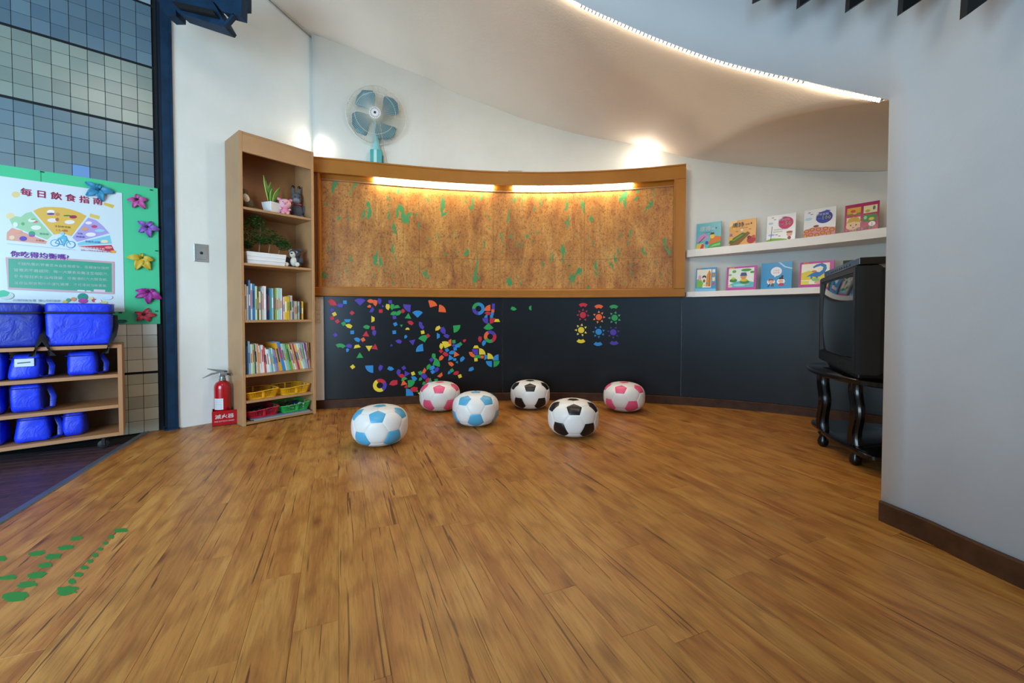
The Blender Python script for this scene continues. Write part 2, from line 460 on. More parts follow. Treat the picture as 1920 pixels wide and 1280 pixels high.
# outer floor of narrow dark tiles, same level, beyond the metal strip
OT = speckle('dark_purple_brown_tile', '4B3238', '3C272E', 0.42, 25)
fo = struct(mesh('floor_outside', [(-4.3, -1.5, -0.012), (-1.2, -1.5, -0.012), (-1.2, 3.6, -0.012), (-4.3, 3.6, -0.012), (-4.3, -1.5, -0.009), (-1.2, -1.5, -0.009), (-1.2, 3.6, -0.009), (-4.3, 3.6, -0.009)], BOXF, mat('tile_grout', '8A7E88', 0.8)))
fo_loc = fo.location.copy()
TW, TL = 0.066, 0.62
tme = rawmesh('floor_tile', boxv(0.0008, 0.0018, -0.009, TL - 0.0008, TW - 0.0018, 0.0), BOXF, OT); bevel_me(tme, 0.0012, 1)
qe = q0 - 0.036
TBA = floor(300, 806); TBD = Vector((-0.752, -0.659, 0)).normalized()   # foot of the tiled wall, running to the left
for i in range(-2, 50):
    for j in range(-1, 4):
        q = qe - (j + 1) * TL - (i * 7 % 5) * 0.12; p = i * TW
        c = qd * (q + TL / 2) + pd * (p + TW / 2)
        n = Vector((-TBD.y, TBD.x, 0))
        dd = (c - TBA).dot(Vector((TBD.y, -TBD.x, 0)))
        if dd > 0.30 or c.x < -3.9 or c.y < 0.5: continue
        if q + TL > qe:
            if q > qe - 0.05: continue
            wv_ = qe - q; me_ = rawmesh('floor_tile', boxv(0.0008, 0.0018, -0.009, wv_ - 0.0008, TW - 0.0018, 0.0), BOXF, OT)
            link('floor_tile', me_, fo, qd * q + pd * p - fo_loc, (0, 0, rotz)); continue
        link('floor_tile', tme, fo, qd * q + pd * p - fo_loc, (0, 0, rotz))
# metal transition strip
tv = []
for (dq, z) in ((0, 0.0), (0.004, 0.005), (0.032, 0.005), (0.036, 0.0), (0.036, -0.008), (0, -0.008)):
    for p_ in (-0.6, 3.62): tv.append(qd * (qe + dq) + pd * p_ + Vector((0, 0, z)))
TF = [(i * 2, i * 2 + 1, ((i + 1) % 6) * 2 + 1, ((i + 1) % 6) * 2) for i in range(6)] + [(0, 2, 4, 6, 8, 10), (11, 9, 7, 5, 3, 1)]
struct(mesh('trim_1', tv, TF, mat('grey_metal_strip', '6F7C88', 0.35, 0.6)))

# ---------------- walls ----------------
BKF = floor(456, 800); BKR = floor(593, 775)
BD = (BKR - BKF).normalized(); BN = Vector((-BD.y, BD.x, 0))       # along the bookcase front, and towards its back
WA = floor(327, 802.5)                                             # foot of the left wall at the post
WA = BKF + BN * 0.305 + BD * ((WA - BKF).dot(BD))
t_c, z_c = plane_hit(588, 72, WA, BD); CORN = WA + BD * t_c
t_m, z_m = plane_hit(507, 0, WA, BD)
slope = (z_m - z_c) / (t_m - t_c)
zA = z_c - slope * t_c
zA = z_c + (0 - t_c) * slope
lw = [WA + Vector((0, 0, 0)), CORN, CORN + Vector((0, 0, z_c)), WA + Vector((0, 0, zA))]
lb = [p + BN * 0.12 for p in lw]
struct(mesh('wall_left', lw + lb, [(0, 1, 2, 3), (7, 6, 5, 4), (0, 4, 5, 1), (1, 5, 6, 2), (2, 6, 7, 3), (3, 7, 4, 0)], WHITE))
# upper rear wall, behind the ledge of the display case
UP = [(644, 92), (729, 127), (799, 152.6), (841, 176), (911.5, 203), (982, 229), (1094, 259.5), (1191, 276), (1283, 298), (1379, 312), (1480, 321), (1544, 324.6), (1663, 324.6)]
top = [CORN + Vector((0, 0, z_c))]
for u, v in UP:
    off = -0.15 if u < 1290 else -0.15 + 0.09 * (u - 1290) / 370
    s, z = hitC(u, v, off); top.append(C(s, off, z))
e1 = top[-1]
top += [Vector((2.80, 2.78, e1.z - 0.02)), Vector((3.0, 2.45, e1.z - 0.05))]
ty = np.array([[p.x, p.y, p.z] for p in top])
ud = np.concatenate([[0], np.cumsum(np.hypot(np.diff(ty[:, 0]), np.diff(ty[:, 1])))])
def smooth_curve(arr, ud, n):
    """Catmull-Rom resample"""
    out = []
    for i in range(n + 1):
        d = ud[-1] * i / n; k = int(min(max(np.searchsorted(ud, d) - 1, 0), len(ud) - 2))
        t = (d - ud[k]) / (ud[k + 1] - ud[k])
        h = ud[k + 1] - ud[k]
        def tan(j):
            a, b = max(j - 1, 0), min(j + 1, len(ud) - 1)
            return (arr[b] - arr[a]) / (ud[b] - ud[a])
        m0, m1 = tan(k) * h, tan(k + 1) * h
        p = (2 * t**3 - 3 * t**2 + 1) * arr[k] + (t**3 - 2 * t**2 + t) * m0 + (-2 * t**3 + 3 * t**2) * arr[k + 1] + (t**3 - t**2) * m1
        out.append(Vector(p))
    return out
NB = 90
TOPC = smooth_curve(ty, ud, NB)
V = []; Fc = []
for p in TOPC: V += [Vector((p.x, p.y, 0.90)), Vector((p.x, p.y, p.z + 0.002))]
for i in range(NB): Fc.append((2 * i, 2 * i + 2, 2 * i + 3, 2 * i + 1))
wb = struct(mesh('wall_back', V, Fc, WHITE, smooth=True))
sm = wb.modifiers.new('thickness', 'SOLIDIFY'); sm.thickness = 0.06; sm.offset = 1.0 

# ---------------- front bulkhead with the LED line, and the right wall ----------------
JB = floor(1651, 974.5)
wallp = [Vector((1.72, -0.9, 0)), Vector((1.60, 0.2, 0)), Vector((1.545, 0.8, 0)), floor(1920, 1102), floor(1826, 1058), floor(1741, 1015), JB]
LEDP = [(1662, 186, JB.y), (1590, 170.6, 1.72), (1498, 149, 1.85), (1416, 130, 1.95), (1333, 107, 2.03), (1237, 72, 2.10), (1155, 37, 2.15), (1077, 0, 2.20)]
ledp = [at(u, v, y) for u, v, y in LEDP]
zJ = ledp[0].z
ledp[0] = Vector((JB.x, JB.y, zJ))
ledp += [Vector((-0.15, 2.27, 2.78)), Vector((-0.8, 2.42, 3.12)), Vector((-1.5, 2.62, 3.45)), Vector((WA.x - 0.02, WA.y, zA))]
la = np.array([[p.x, p.y, p.z] for p in ledp]); ld = np.concatenate([[0], np.cumsum(np.hypot(np.diff(la[:, 0]), np.diff(la[:, 1])))])
NL = 70
LEDC = smooth_curve(la, ld, NL)
wa_ = np.array([[p.x, p.y, 0] for p in wallp]); wd = np.concatenate([[0], np.cumsum(np.hypot(np.diff(wa_[:, 0]), np.diff(wa_[:, 1])))])
WC = smooth_curve(wa_, wd, 30)
V = []; Fc = []; TOPZ = 3.9; NR = 8
for p in WC[:-1]:
    V.append(Vector((p.x, p.y, 0)))
    for k in range(NR): V.append(Vector((p.x, p.y, zJ + (TOPZ - zJ) * k / (NR - 1))))
nW = len(WC) - 1; st = NR + 1
jb0 = len(V); V.append(Vector((JB.x, JB.y, 0)))
for k in range(NR): V.append(Vector((JB.x, JB.y, zJ + (TOPZ - zJ) * k / (NR - 1))))
for i in range(nW):
    for k in range(NR): Fc.append((i * st + k, i * st + k + 1, (i + 1) * st + k + 1, (i + 1) * st + k))
pb = jb0 + 1
for i in range(1, len(LEDC)):
    p = LEDC[i]; n = len(V)
    for k in range(NR): V.append(Vector((p.x, p.y, p.z + (max(TOPZ, p.z + 0.3) - p.z) * k / (NR - 1))))
    for k in range(NR - 1): Fc.append((pb + k, pb + k + 1, n + k + 1, n + k))
    pb = n
wr = struct(mesh('wall_right', V, Fc, OUTW, smooth=True))
bm = bmesh.new(); bm.from_mesh(wr.data)
bmesh.ops.recalc_face_normals(bm, faces=bm.faces)
bm.faces.ensure_lookup_table()
if bm.faces[0].normal.x > 0: bmesh.ops.reverse_faces(bm, faces=bm.faces)
bm.to_mesh(wr.data); bm.free(); wr.data.polygons.foreach_set('use_smooth', [True] * len(wr.data.polygons))
sm = wr.modifiers.new('thickness', 'SOLIDIFY'); sm.thickness = 0.022; sm.offset = -1.0
# skirting on the right wall
V = []; Fc = []
pts = [(p, (WC[min(i + 1, len(WC) - 1)] - WC[max(i - 1, 0)]).normalized()) for i, p in enumerate(WC)]
prof = [(0.0, 0.0), (0.012, 0.0), (0.012, 0.072), (0.008, 0.078), (0.0, 0.078)]
for p, d in pts:
    n = Vector((-d.y, d.x, 0))
    for o_, z in prof: V.append(Vector((p.x, p.y, 0)) + n * (o_ - 0.001) + Vector((0, 0, z)))
k = len(prof)
for i in range(len(pts) - 1):
    for j in range(k): Fc.append((i * k + j, (i + 1) * k + j, (i + 1) * k + (j + 1) % k, i * k + (j + 1) % k))
Fc.append(tuple(range(k))); Fc.append(tuple((len(pts) - 1) * k + j for j in range(k - 1, -1, -1)))
struct(mesh('baseboard_right', V, Fc, BROWNBASE))
# hidden end wall of the nook behind the right wall
V = [(JB.x + 0.10, JB.y, 0), (3.0, JB.y - 0.1, 0), (3.0, 2.6, 0), (JB.x + 0.10, JB.y, 2.4), (3.0, JB.y - 0.1, 2.4), (3.0, 2.6, 2.4)]
struct(mesh('wall_nook_end', V, [(0, 1, 4, 3), (1, 2, 5, 4)], WHITE))

# ---------------- nook ceiling: spans from the bulkhead line to the rear wall ----------------
G = [p.copy() for p in reversed(LEDC)] + [Vector((2.0, 1.55, zJ + 0.0)), Vector((3.02, 1.45, zJ))]
ga = np.array([[p.x, p.y, p.z] for p in G]); gx = ga[:, 0]
for i in range(1, len(gx)):
    if gx[i] <= gx[i - 1]: gx[i] = gx[i - 1] + 1e-4
bx = np.array([[p.x, p.y, p.z] for p in TOPC])
V = []; Fc = []; NX = 110; NY = 24
for i in range(NX + 1):
    f = i / NX
    xb = bx[0, 0] + (bx[-1, 0] - bx[0, 0]) * f
    xg = gx[0] + (gx[-1] - gx[0]) * f
    B = Vector((xb, np.interp(xb, bx[:, 0], bx[:, 1]), np.interp(xb, bx[:, 0], bx[:, 2])))
    g_ = Vector((xg, np.interp(xg, gx, ga[:, 1]), np.interp(xg, gx, ga[:, 2])))
    for j in range(NY + 1):
        t = j / NY; p = B.lerp(g_, t)
        p.z += 0.10 * math.sin(PI * t) * min(1, i / 12)
        V.append(p)
for i in range(NX):
    for j in range(NY):
        a = i * (NY + 1) + j; Fc.append((a, a + NY + 1, a + NY + 2, a + 1))
ce = struct(mesh('ceiling', V, Fc, WARM, smooth=True))

# unseen roof slab, added to block overhead sky light and darken upper walls
struct(mesh('added_roof', boxv(-4.3, -1.2, 3.92, 3.2, 3.0, 4.0), BOXF, plaster('added_roof_grey', '8E979C')))

# ---------------- tiled outer wall ----------------
TN = Vector((-TBD.y, TBD.x, 0))
if TN.dot(Vector((0, 0, 0)) - TBA) < 0: TN = -TN                   # towards the room
P0 = TBA - TBD * 0.0
def TWp(t, z, off=0.0): return P0 + TBD * t + TN * off + Vector((0, 0, z))
bw = MB()
V = [TWp(-0.02, 0, -0.12), TWp(2.2, 0, -0.12), TWp(2.2, 0, -0.006), TWp(-0.02, 0, -0.006)]
V = V + [p + Vector((0, 0, 3.6)) for p in V]
wt = struct(mesh('wall_tiled', V, BOXF, mat('dark_tile_joint', '12171B', 0.8)))
wt_loc = wt.location.copy()
TSX, TSZ = 0.0775, 0.0828
tsc = {}
def tile_me(c, w=TSX, h=TSZ, dz=0):
    k = (c, round(w, 3), round(h, 3))
    if k not in tsc:
        me = rawmesh('wall_tile', boxv(0.001, -0.006, 0.001, w - 0.001, 0.0, h - 0.001), BOXF, speckle('glaze_' + c, c, c, 0.22, 20))
        bevel_me(me, 0.0012, 1); tsc[k] = me
    return tsc[k]
ang = math.atan2(-TBD.y, -TBD.x)          # local +x points to the right (away from TBD), local -y faces the room
rt = random.Random(3)
bands = {4: ['6C838E', '647C8A', '738890', '68808E'], 5: ['8C9A93', '84938E', '929E95'], 6: ['657E8E', '5E788A', '6B8491'], 7: ['A8BCC0', '9CB2B8']}
nt_ = 0; far = MB()
for row in range(43):
    band = row // 5
    z = 0.0 + row * TSZ
    for cidx in range(28):
        t = cidx * TSX + (0.004)
        w_ = TSX
        pal = ['CBCDC2', 'C6CABF', 'CFD1C5'] if z < 0.8 else ['73878F', '788C92', '6C838F'] if band == 4 or band < 4 else bands.get(band, ['8FA9B5'])
        if z < 0.41: pal = ['B4B6A8', 'A9ADA2', 'BABCAC']
        if row == 20 and cidx == 4: pal = ['6C93C4']
        c = rt.choice(pal)
        hh = TSZ - (0.014 if row % 5 == 4 else 0)
        visible = t < 0.80 and (z > 1.6 or (z < 0.78 and t < 0.28)) and z < 3.05
        p = TWp(t + TSX, z, 0.0)
        if visible:
            link('wall_tile', tile_me(c, w_, hh), wt, p - wt_loc, (0, 0, ang)); nt_ += 1
        else:
            q = [TWp(t + 0.001, z + 0.001, 0), TWp(t + TSX - 0.001, z + 0.001, 0), TWp(t + TSX - 0.001, z + hh - 0.001, 0), TWp(t + 0.001, z + hh - 0.001, 0)]
            far.add(q + [x - TN * 0.006 for x in q], BOXF)
fo_ = far.build('tile_field', speckle('glaze_far', '8FA3AE', '9AABB2', 0.25, 20), None, world=True)
stuff(fo_); fo_.location = fo_.location - wt_loc; fo_.parent = wt
print('planks', npl, 'tiles', nt_)

# ---------------- dark blackboard below the case, skirting ----------------
sL, sF = S(607), S(942); sM = S(1278); sE = float(SS[-1]) - 0.25
bb = thing('blackboard', 'long dark grey magnetic board along the curved wall above the skirting', 'blackboard', C(sM, 0, 0.08))
ZB0, ZB1 = 0.078, 0.958
for a, b, n in ((sL, sF, 24), (sF, sM, 26), (sM, sE, 30)):
    sweep('board_panel', a + 0.002, b - 0.002, rect(-0.02, ZB0, 0.0, ZB1), BOARD, bb, n, True)
struct(sweep('wall_back_lower', -0.0 + float(SS[5]), sE, rect(-0.16, 0.0, -0.022, 0.95), WHITE, None, 50))
struct(sweep('wall_left_return', S(588), sL - 0.002, rect(-0.02, 0.074, -0.004, 0.955), WHITE, None, 4))
struct(sweep('baseboard_back', sL - 0.002, sE, [(-0.021, 0), (0.012, 0), (0.012, 0.068), (0.008, 0.074), (-0.021, 0.074)], BROWNBASE, None, 70))
struct(sweep('baseboard_left', S(588), sL - 0.003, [(-0.02, 0), (0.004, 0), (0.004, 0.070), (-0.02, 0.072)], BROWNBASE, None, 4))

# ---------------- display case with the cork board ----------------
s0, s1 = S(589), S(1283.4)
cs = thing('display_case', 'tan curved display case with lit cork board above the blackboard', 'display case', C((s0 + s1) / 2, 0, 0.955))
sweep('fascia', s0, s1, [(0.0, 1.988), (0.035, 1.988), (0.035, 2.098), (0.041, 2.100), (0.041, 2.112), (0.0, 2.112)], DISP, cs, 50, True)
sweep('top_ledge', s0, s1, rect(-0.15, 2.094, -0.0005, 2.110), DISP, cs, 50, True)
sweep('bottom_rail', s0, s1, [(-0.08, 0.958), (0.030, 0.958), (0.036, 0.962), (0.036, 0.972), (0.030, 0.976), (0.030, 1.028), (0.024, 1.034), (-0.08, 1.034)], DISP, cs, 50, True)
sLi, sRi = S(603), S(1263)
sweep('stile', s0, sLi - 0.045, rect(-0.08, 1.034, 0.030, 1.9875), DISP, cs, 3)
sweep('stile', sRi + 0.006, s1, rect(-0.08, 1.034, 0.030, 1.9875), DISP, cs, 4)
sweep('inner_bead', sLi - 0.016, sLi - 0.004, rect(-0.08, 1.034, 0.022, 1.9875), DISP, cs, 1)
sweep('inner_bead', sRi - 0.006, sRi + 0.006, rect(-0.05, 1.034, 0.036, 1.9875), DISP, cs, 1)
sweep('inner_bead', sLi - 0.004, sRi - 0.006, rect(-0.08, 1.0345, 0.012, 1.042), DISP, cs, 50, True)
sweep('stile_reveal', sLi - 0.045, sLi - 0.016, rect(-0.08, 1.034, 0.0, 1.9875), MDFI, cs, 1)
cs_ = [sLi - 0.004, S(787, -0.06), S(925, -0.06), S(1095, -0.06), sRi - 0.006]
for i in range(4):
    for (za, zb, d) in ((1.042, 1.3215, 0.0), (1.3225, 1.962, 0.0015)):
        sweep('cork_panel', cs_[i] + 0.0006, cs_[i + 1] - 0.0006, rect(-0.08, za, -0.060 + d * (i % 2), zb), CORK, cs, 14, True)
sweep('light_shelf', sLi - 0.004, sRi - 0.006, [(-0.08, 1.963), (-0.045, 1.963), (-0.02, 2.005), (-0.08, 2.005)], DISP, cs, 50, True)
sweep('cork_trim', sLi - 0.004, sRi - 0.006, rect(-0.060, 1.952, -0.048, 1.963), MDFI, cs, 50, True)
TUB = mat('warm_tube_light', 'FFF4E0', 0.4, emit=(1.0, 0.86, 0.64, 1), estr=62.0)
for a, b in ((703, 925), (962, 1185)):
    t = sweep('tube_light', S(a, -0.03), S(b, -0.03), [(-0.040, 1.970), (-0.030, 1.962), (-0.016, 1.968), (-0.010, 1.984), (-0.022, 1.992), (-0.036, 1.990)], TUB, cs, 16, True)
    t['label'] = 'glowing warm white tube tucked under the fascia'

# small tan block on the ledge
p = C(S(966, -0.02), -0.03, 2.1125)
o = box('packing_box', (-0.065, -0.02, 0, 0.065, 0.02, 0.028), mat('beige_card', 'B9B29A', 0.7), None, 0.003, 1, p, (0, 0, Cang(S(966))))
tag(o, 'small flat beige box on the ledge above the middle of the cork board', 'box')

# ---------------- round bulbs on the ledge ----------------
BULB = mat('bulb_glow', 'FFFFFF', 0.3, emit=(1.0, 0.93, 0.82, 1), estr=12.0)
for (u, v, lab, pw) in ((600, 274, 'glowing egg-shaped bulb on the ledge beside the tall bookcase', 2.6), (1210, 291, 'glowing egg-shaped bulb on the ledge near the right end of the cork case', 5)):
    off = -0.085; s, z = hitC(u, v, off); p = C(s, off, 0)
    t = thing('light_bulb', lab, 'lamp', (p.x, p.y, 2.1105), 0, 'bare bulbs on the ledge')
    zc = z - 2.1105
    V, Fc = ellip_v((0, 0, zc), (0.046, 0.046, 0.066), 20); mesh('globe', V, Fc, BULB, t, True)
    lathe('socket', [(0.028, 0), (0.030, 0.012), (0.022, 0.02), (0.018, max(zc - 0.045, 0.03))], mat('white_ceramic', 'E8E8E4', 0.4), t, 16)
    point('bulb_light', (p.x, p.y - 0.005, 2.1105 + zc + 0.005), pw, (1.0, 0.90, 0.74), 0.075)

# ---------------- fan ----------------
TEAL = mat('teal_plastic', '3FA7A8', 0.35); TEALB = mat('teal_blade', '2D7F92', 0.3); CAGE = mat('cage_white_wire', 'D8D6C8', 0.35)
off = -0.06; s, zf = hitC(705.5, 218.5, off); p = C(s, off, 0)
fa = thing('electric_fan', 'teal four-blade fan with white wire cage standing on the display case', 'fan', (p.x, p.y, 2.1105), Cang(s) - 0.08)
zc = zf - 2.1105
R_ = 0.245
lathe('hub_cap', [(0.0, 0), (0.049, 0)], CAGE, None)  # placeholder removed below
bpy.data.objects.remove(bpy.data.objects['hub_cap'])
tilt = Matrix.Rotation(0.10, 4, 'X')
def fpt(x, y, z): return tilt @ Vector((x, y, z)) + Vector((0, 0, zc))
# cage: front and rear spokes joined with the rings (counted wires too many: one part)
mb = MB()
for k in range(110):
    a = 2 * PI * k / 110
    for sgn in (-1, 1):
        pts = []
        for i in range(6):
            r = 0.048 + (R_ - 0.048) * i / 5
            y = sgn * 0.062 * math.sqrt(max(0, 1 - (r / (R_ + 0.002)) ** 2.4)) - 0.03
            pts.append(fpt(r * math.cos(a + 0.12 * i / 5 * 0), y, r * math.sin(a)))
        V, Fc = tube_v(pts, 0.0012, 3); mb.add(V, Fc)
cg = mb.build('cage_wires', CAGE, fa); stuff(cg)
mb = MB()
for r, y, th in ((R_, -0.03, 0.0035), (0.17, -0.03 - 0.062 * math.sqrt(1 - (0.17 / R_) ** 2.4), 0.0016), (0.17, -0.03 + 0.062 * math.sqrt(1 - (0.17 / R_) ** 2.4), 0.0016)):
    V, Fc = tube_v([fpt(r * math.cos(2 * PI * k / 64), y, r * math.sin(2 * PI * k / 64)) for k in range(64)], th, 6, True)
    mb.add(V, Fc)
mb.build('cage_ring', CAGE, fa, True)
# hub badge with slots
V, Fc = [], []
for i, (r, y) in enumerate([(0.0, -0.100), (0.012, -0.100), (0.047, -0.098), (0.050, -0.092), (0.050, -0.088)]):
    for k in range(32):
        a = 2 * PI * k / 32; V.append(fpt(r * math.cos(a), y, r * math.sin(a)))
for i in range(4):
    for k in range(32): Fc.append((i * 32 + k, i * 32 + (k + 1) % 32, (i + 1) * 32 + (k + 1) % 32, (i + 1) * 32 + k))
hb = mesh('hub_badge', V, Fc, mat('badge_white', 'E9EAEA', 0.3), fa, True)
mb = MB()
for k in range(18):
    a = 2 * PI * k / 18
    u1 = Vector((math.cos(a), 0, math.sin(a))); u2 = Vector((-math.sin(a), 0, math.cos(a)))
    q = [u1 * 0.030 - u2 * 0.0018, u1 * 0.042 - u2 * 0.0006 + u2 * 0.004, u1 * 0.042 + u2 * 0.007, u1 * 0.030 + u2 * 0.0018]
    mb.add([fpt(x.x, -0.1015, x.z) for x in q], [(0, 1, 2, 3)])
n0 = [fpt(0.011 * math.cos(2 * PI * k / 20), -0.1022, 0.011 * math.sin(2 * PI * k / 20)) for k in range(20)]
mb.add(n0, [tuple(range(20))])
mb.build('vent_slots', mat('slot_dark', '2E3440', 0.5), hb)
for k, a0 in enumerate((32, 120, 207, 298)):
    a0 = math.radians(a0); V = []; Fc = []
    nr, na = 8, 7
    for i in range(nr + 1):
        f = i / nr; r = 0.045 + 0.172 * f
        wid = math.radians(20 + 32 * math.sin(PI * min(1, f * 0.62 + 0.08)) ** 1.3)
        if f > 0.8: wid *= math.sqrt(max(0.03, 1 - ((f - 0.8) / 0.21) ** 2))
        for j in range(na + 1):
            g = j / na - 0.5; a = a0 + g * 2 * wid * 0.62 + 0.25 * (f - 0.5)
            V.append(fpt(r * math.cos(a), -0.03 + g * 0.045 + 0.01 * math.cos(g * 3), r * math.sin(a)))
    for i in range(nr):
        for j in range(na): a = i * (na + 1) + j; Fc.append((a, a + 1, a + na + 2, a + na + 1))
    bl = mesh('blade', V, Fc, TEALB, fa, True)
    md = bl.modifiers.new('thickness', 'SOLIDIFY'); md.thickness = 0.002
mt = ellip('motor_housing', (0, 0, 0), (0.055, 0.075, 0.055), mat('motor_teal_grey', '7FA9A8', 0.35), fa, 20)
mt.location = (0, 0.035, zc)
ck_ = [(-0.034, -0.0), (0.034, -0.0)]
box('control_box', (-0.052, -0.045, 0.0, 0.052, 0.035, 0.135), TEAL, fa, 0.012, 3)
box('control_panel', (-0.018, -0.049, 0.006, 0.008, -0.0445, 0.130), mat('pale_aqua_panel', 'A8E4E8', 0.25), fa, 0.002, 1)
box('speed_switch', (0.050, -0.02, 0.035, 0.056, 0.01, 0.095), BLACKM, fa, 0.002, 1)
V, Fc = lathe_v([(0.040, 0.134), (0.032, 0.17), (0.020, 0.24), (0.018, zc - 0.03)], 16)
mesh('neck', V, Fc, mat('pale_aqua_plastic', '8FCFD2', 0.3), fa, True)
tube('power_cable', [(0.03, -0.01, zc - 0.05), (0.05, -0.03, 0.26), (0.065, -0.03, 0.15), (0.085, -0.03, 0.07), (0.098, -0.02, 0.004)], 0.0022, mat('beige_cable', 'B8AD90', 0.5), fa, 5)

# ---------------- cable down the corner and along the ceiling edge ----------------
cn = -BN
pts = [CORN + cn * 0.018 + BD * -0.004 + Vector((0, 0, 2.12 + (z_c - 2.16) * i / 12)) for i in range(13)]
pts += [WA + BD * (t_c + (t_m - t_c) * f) + cn * 0.012 + Vector((0, 0, z_c + (z_m - z_c) * f - 0.018)) for f in (0.05, 0.3, 0.6, 0.9, 1.2)]
o = tube('cable', pts, 0.0045, mat('grey_cable', '8E8B7C', 0.6), None, 6, False, True)
tag(o, 'thin grey cable running down the wall corner above the bookcase', 'cable')

# ---------------- LED line along the bulkhead ----------------
LEDM = mat('led_white', 'FFFFFF', 0.3, emit=(1.0, 0.82, 0.62, 1), estr=14.0)
ls = thing('led_strip', 'bright white LED strip along the curved edge of the ceiling bulkhead', 'light strip', LEDC[10])
LEDI = mat('led_inner', 'FFFFFF', 0.3, emit=(1.0, 0.82, 0.60, 1), estr=150.0)
LEDB = mat('led_housing', 'F2F2EE', 0.4)
def chip_geo():
    # small housing, softly glowing towards the hall and strongly towards the nook it lights
    V = [(-0.0066, 0, 0), (0.0066, 0, 0), (0.0066, -0.006, -0.013), (-0.0066, -0.006, -0.013), (-0.0066, -0.022, 0), (0.0066, -0.022, 0)]
    return V, [(0, 1, 2, 3), (0, 4, 5, 1), (4, 3, 2, 5), (0, 3, 4), (1, 5, 2)], [0, 1, 2, 1, 1]
cv_, cf_, cm_ = chip_geo()
lme = rawmesh('led_chip', cv_, cf_, [LEDM, LEDB, LEDI], False, cm_)
bm = bmesh.new(); bm.from_mesh(lme); bmesh.ops.recalc_face_normals(bm, faces=bm.faces); bm.to_mesh(lme); bm.free()
rp = []
fine = smooth_curve(la, ld, 900)
acc = 0.0; last = fine[0]; chips = 0; far = MB()
for i, p in enumerate(fine):
    acc += (p - last).length; last = p
    if acc > 0.0165 and i > 6:
        acc = 0.0
        d = (fine[min(i + 1, 900)] - fine[i - 1]).normalized()
        dh = Vector((d.x, d.y, 0)).normalized(); n = Vector((-dh.y, dh.x, 0))
        if n.y > 0: n = -n
        q = p - n * 0.004 + Vector((0, 0, -0.0025))
        a = math.atan2(dh.y, dh.x)
        chips += 1
        if p.x < -0.25: break
        tl = -math.asin(max(-1, min(1, d.z)))
        M4 = Matrix.Translation(q) @ Matrix.Rotation(a, 4, 'Z') @ Matrix.Rotation(tl, 4, 'Y')
        if chips <= 290:
            o = link('led_chip', lme, ls); o.matrix_basis = Matrix.Translation(-Vector(LEDC[10])) @ M4
        else:
            pass
if far.V: stuff(far.build('led_chips_far', LEDM, ls, world=True))
V = []; Fc = []
for i in range(0, 901, 10):
    p = fine[i]; d = (fine[min(i + 10, 900)] - fine[max(i - 10, 0)]); n = Vector((d.y, -d.x, 0)).normalized()
    if n.y < 0: n = -n
    for a, z in ((0.003, -0.0005), (0.020, -0.0005), (0.020, -0.002), (0.003, -0.002)): V.append(p + n * a + Vector((0, 0, z)))
for i in range(90):
    for j in range(4): Fc.append((i * 4 + j, i * 4 + 4 + j, i * 4 + 4 + (j + 1) % 4, i * 4 + (j + 1) % 4))
mesh('carrier_tape', V, Fc, mat('tape_white', 'DDDDD8', 0.5), ls, False, True)

# ---------------- black angular fins at top right ----------------
fins = [((1410, 8), (1427, 0), 1.96), ((1493, 18), (1520, 0), 1.86), ((1584, 25), (1622, 0), 1.735), ((1682, 31), (1729, 0), 1.60), ((1799, 38), (1851, 0), 1.40)]
lab = ['leftmost and smallest', 'second from the left', 'middle', 'second from the right', 'rightmost and largest']
for i, ((u, v), (u2, v2), Y) in enumerate(fins):
    Y -= 0.16
    tip = at(u, v, Y); rgt = at(u2 + (u2 - u) * 3.2, v - (v - v2) * 3.2 * 1.0 - (v - v2), Y - 0.04); lft = at(u + (v + 80) * 0.12, -80, Y)
    V = [tip, rgt, Vector((rgt.x, rgt.y, lft.z + 0.25)), Vector((lft.x, lft.y, lft.z + 0.25))]
    V = V + [p + Vector((-0.0, -0.02, 0)) for p in V]
    o = mesh('ceiling_fin', V, BOXF, BLACKM, None, False, True)
    tag(o, 'black pointed fin above the pale right wall, ' + lab[i], 'fin', 'black pointed fins over the right wall')

# ---------------- blue steel post and truss ----------------
po = thing('steel_post', 'dark blue steel post between the tiled wall and the white wall', 'post', floor(322, 803))
pw = floor(322, 803)
dirp = BD
def PP(a, b, z): return pw + BD * a - BN * b + Vector((0, 0, z))
def pbox(name, a0, b0, a1, b1, z0, z1, m, par):
    V = [PP(a0, b0, z0), PP(a1, b0, z0), PP(a1, b1, z0), PP(a0, b1, z0)]; V += [v + Vector((0, 0, z1 - z0)) for v in V]
    V = [v for v in V]
    o = mesh(name, V, BOXF, m, par, False, True); return o
pbox('flange', 0.016, -0.03, 0.030, 0.05, 0.0, 3.4, BLUEST, po)
pbox('web', -0.03, -0.02, 0.016, 0.046, 0.0, 3.4, BLUEST, po)
pbox('flange', -0.040, -0.03, -0.030, 0.035, 0.02, 3.4, mat('post_shadow_blue', '0A1C2C', 0.5), po)  # near-black strip, shade of the gap beside the post put into its colour
pbox('base_plate', -0.045, -0.04, 0.035, 0.055, 0.0, 0.010, BLUEST, po)
tr = thing('roof_truss', 'dark blue steel truss brackets at the top of the blue post', 'truss', at(360, 30, 2.75))
def quad3(name, px, Y, th, m, par):
    V = [at(u, v, Y) for u, v in px]; n = len(V)
    V += [p + Vector((0.0, th, 0.0)) for p in V]
    Fc = [tuple(range(n - 1, -1, -1)), tuple(range(n, 2 * n))] + [(i, (i + 1) % n, (i + 1) % n + n, i + n) for i in range(n)]
    o = mesh(name, V, Fc, m, par, False, True)
    bm = bmesh.new(); bm.from_mesh(o.data); bmesh.ops.recalc_face_normals(bm, faces=bm.faces); bm.to_mesh(o.data); bm.free()
    return o
quad3('lower_chord', [(325, 4), (332, 22), (420, 51), (424, 46), (402, 8), (395, 0), (330, -4)], 2.62, 0.10, BLUEST, tr)
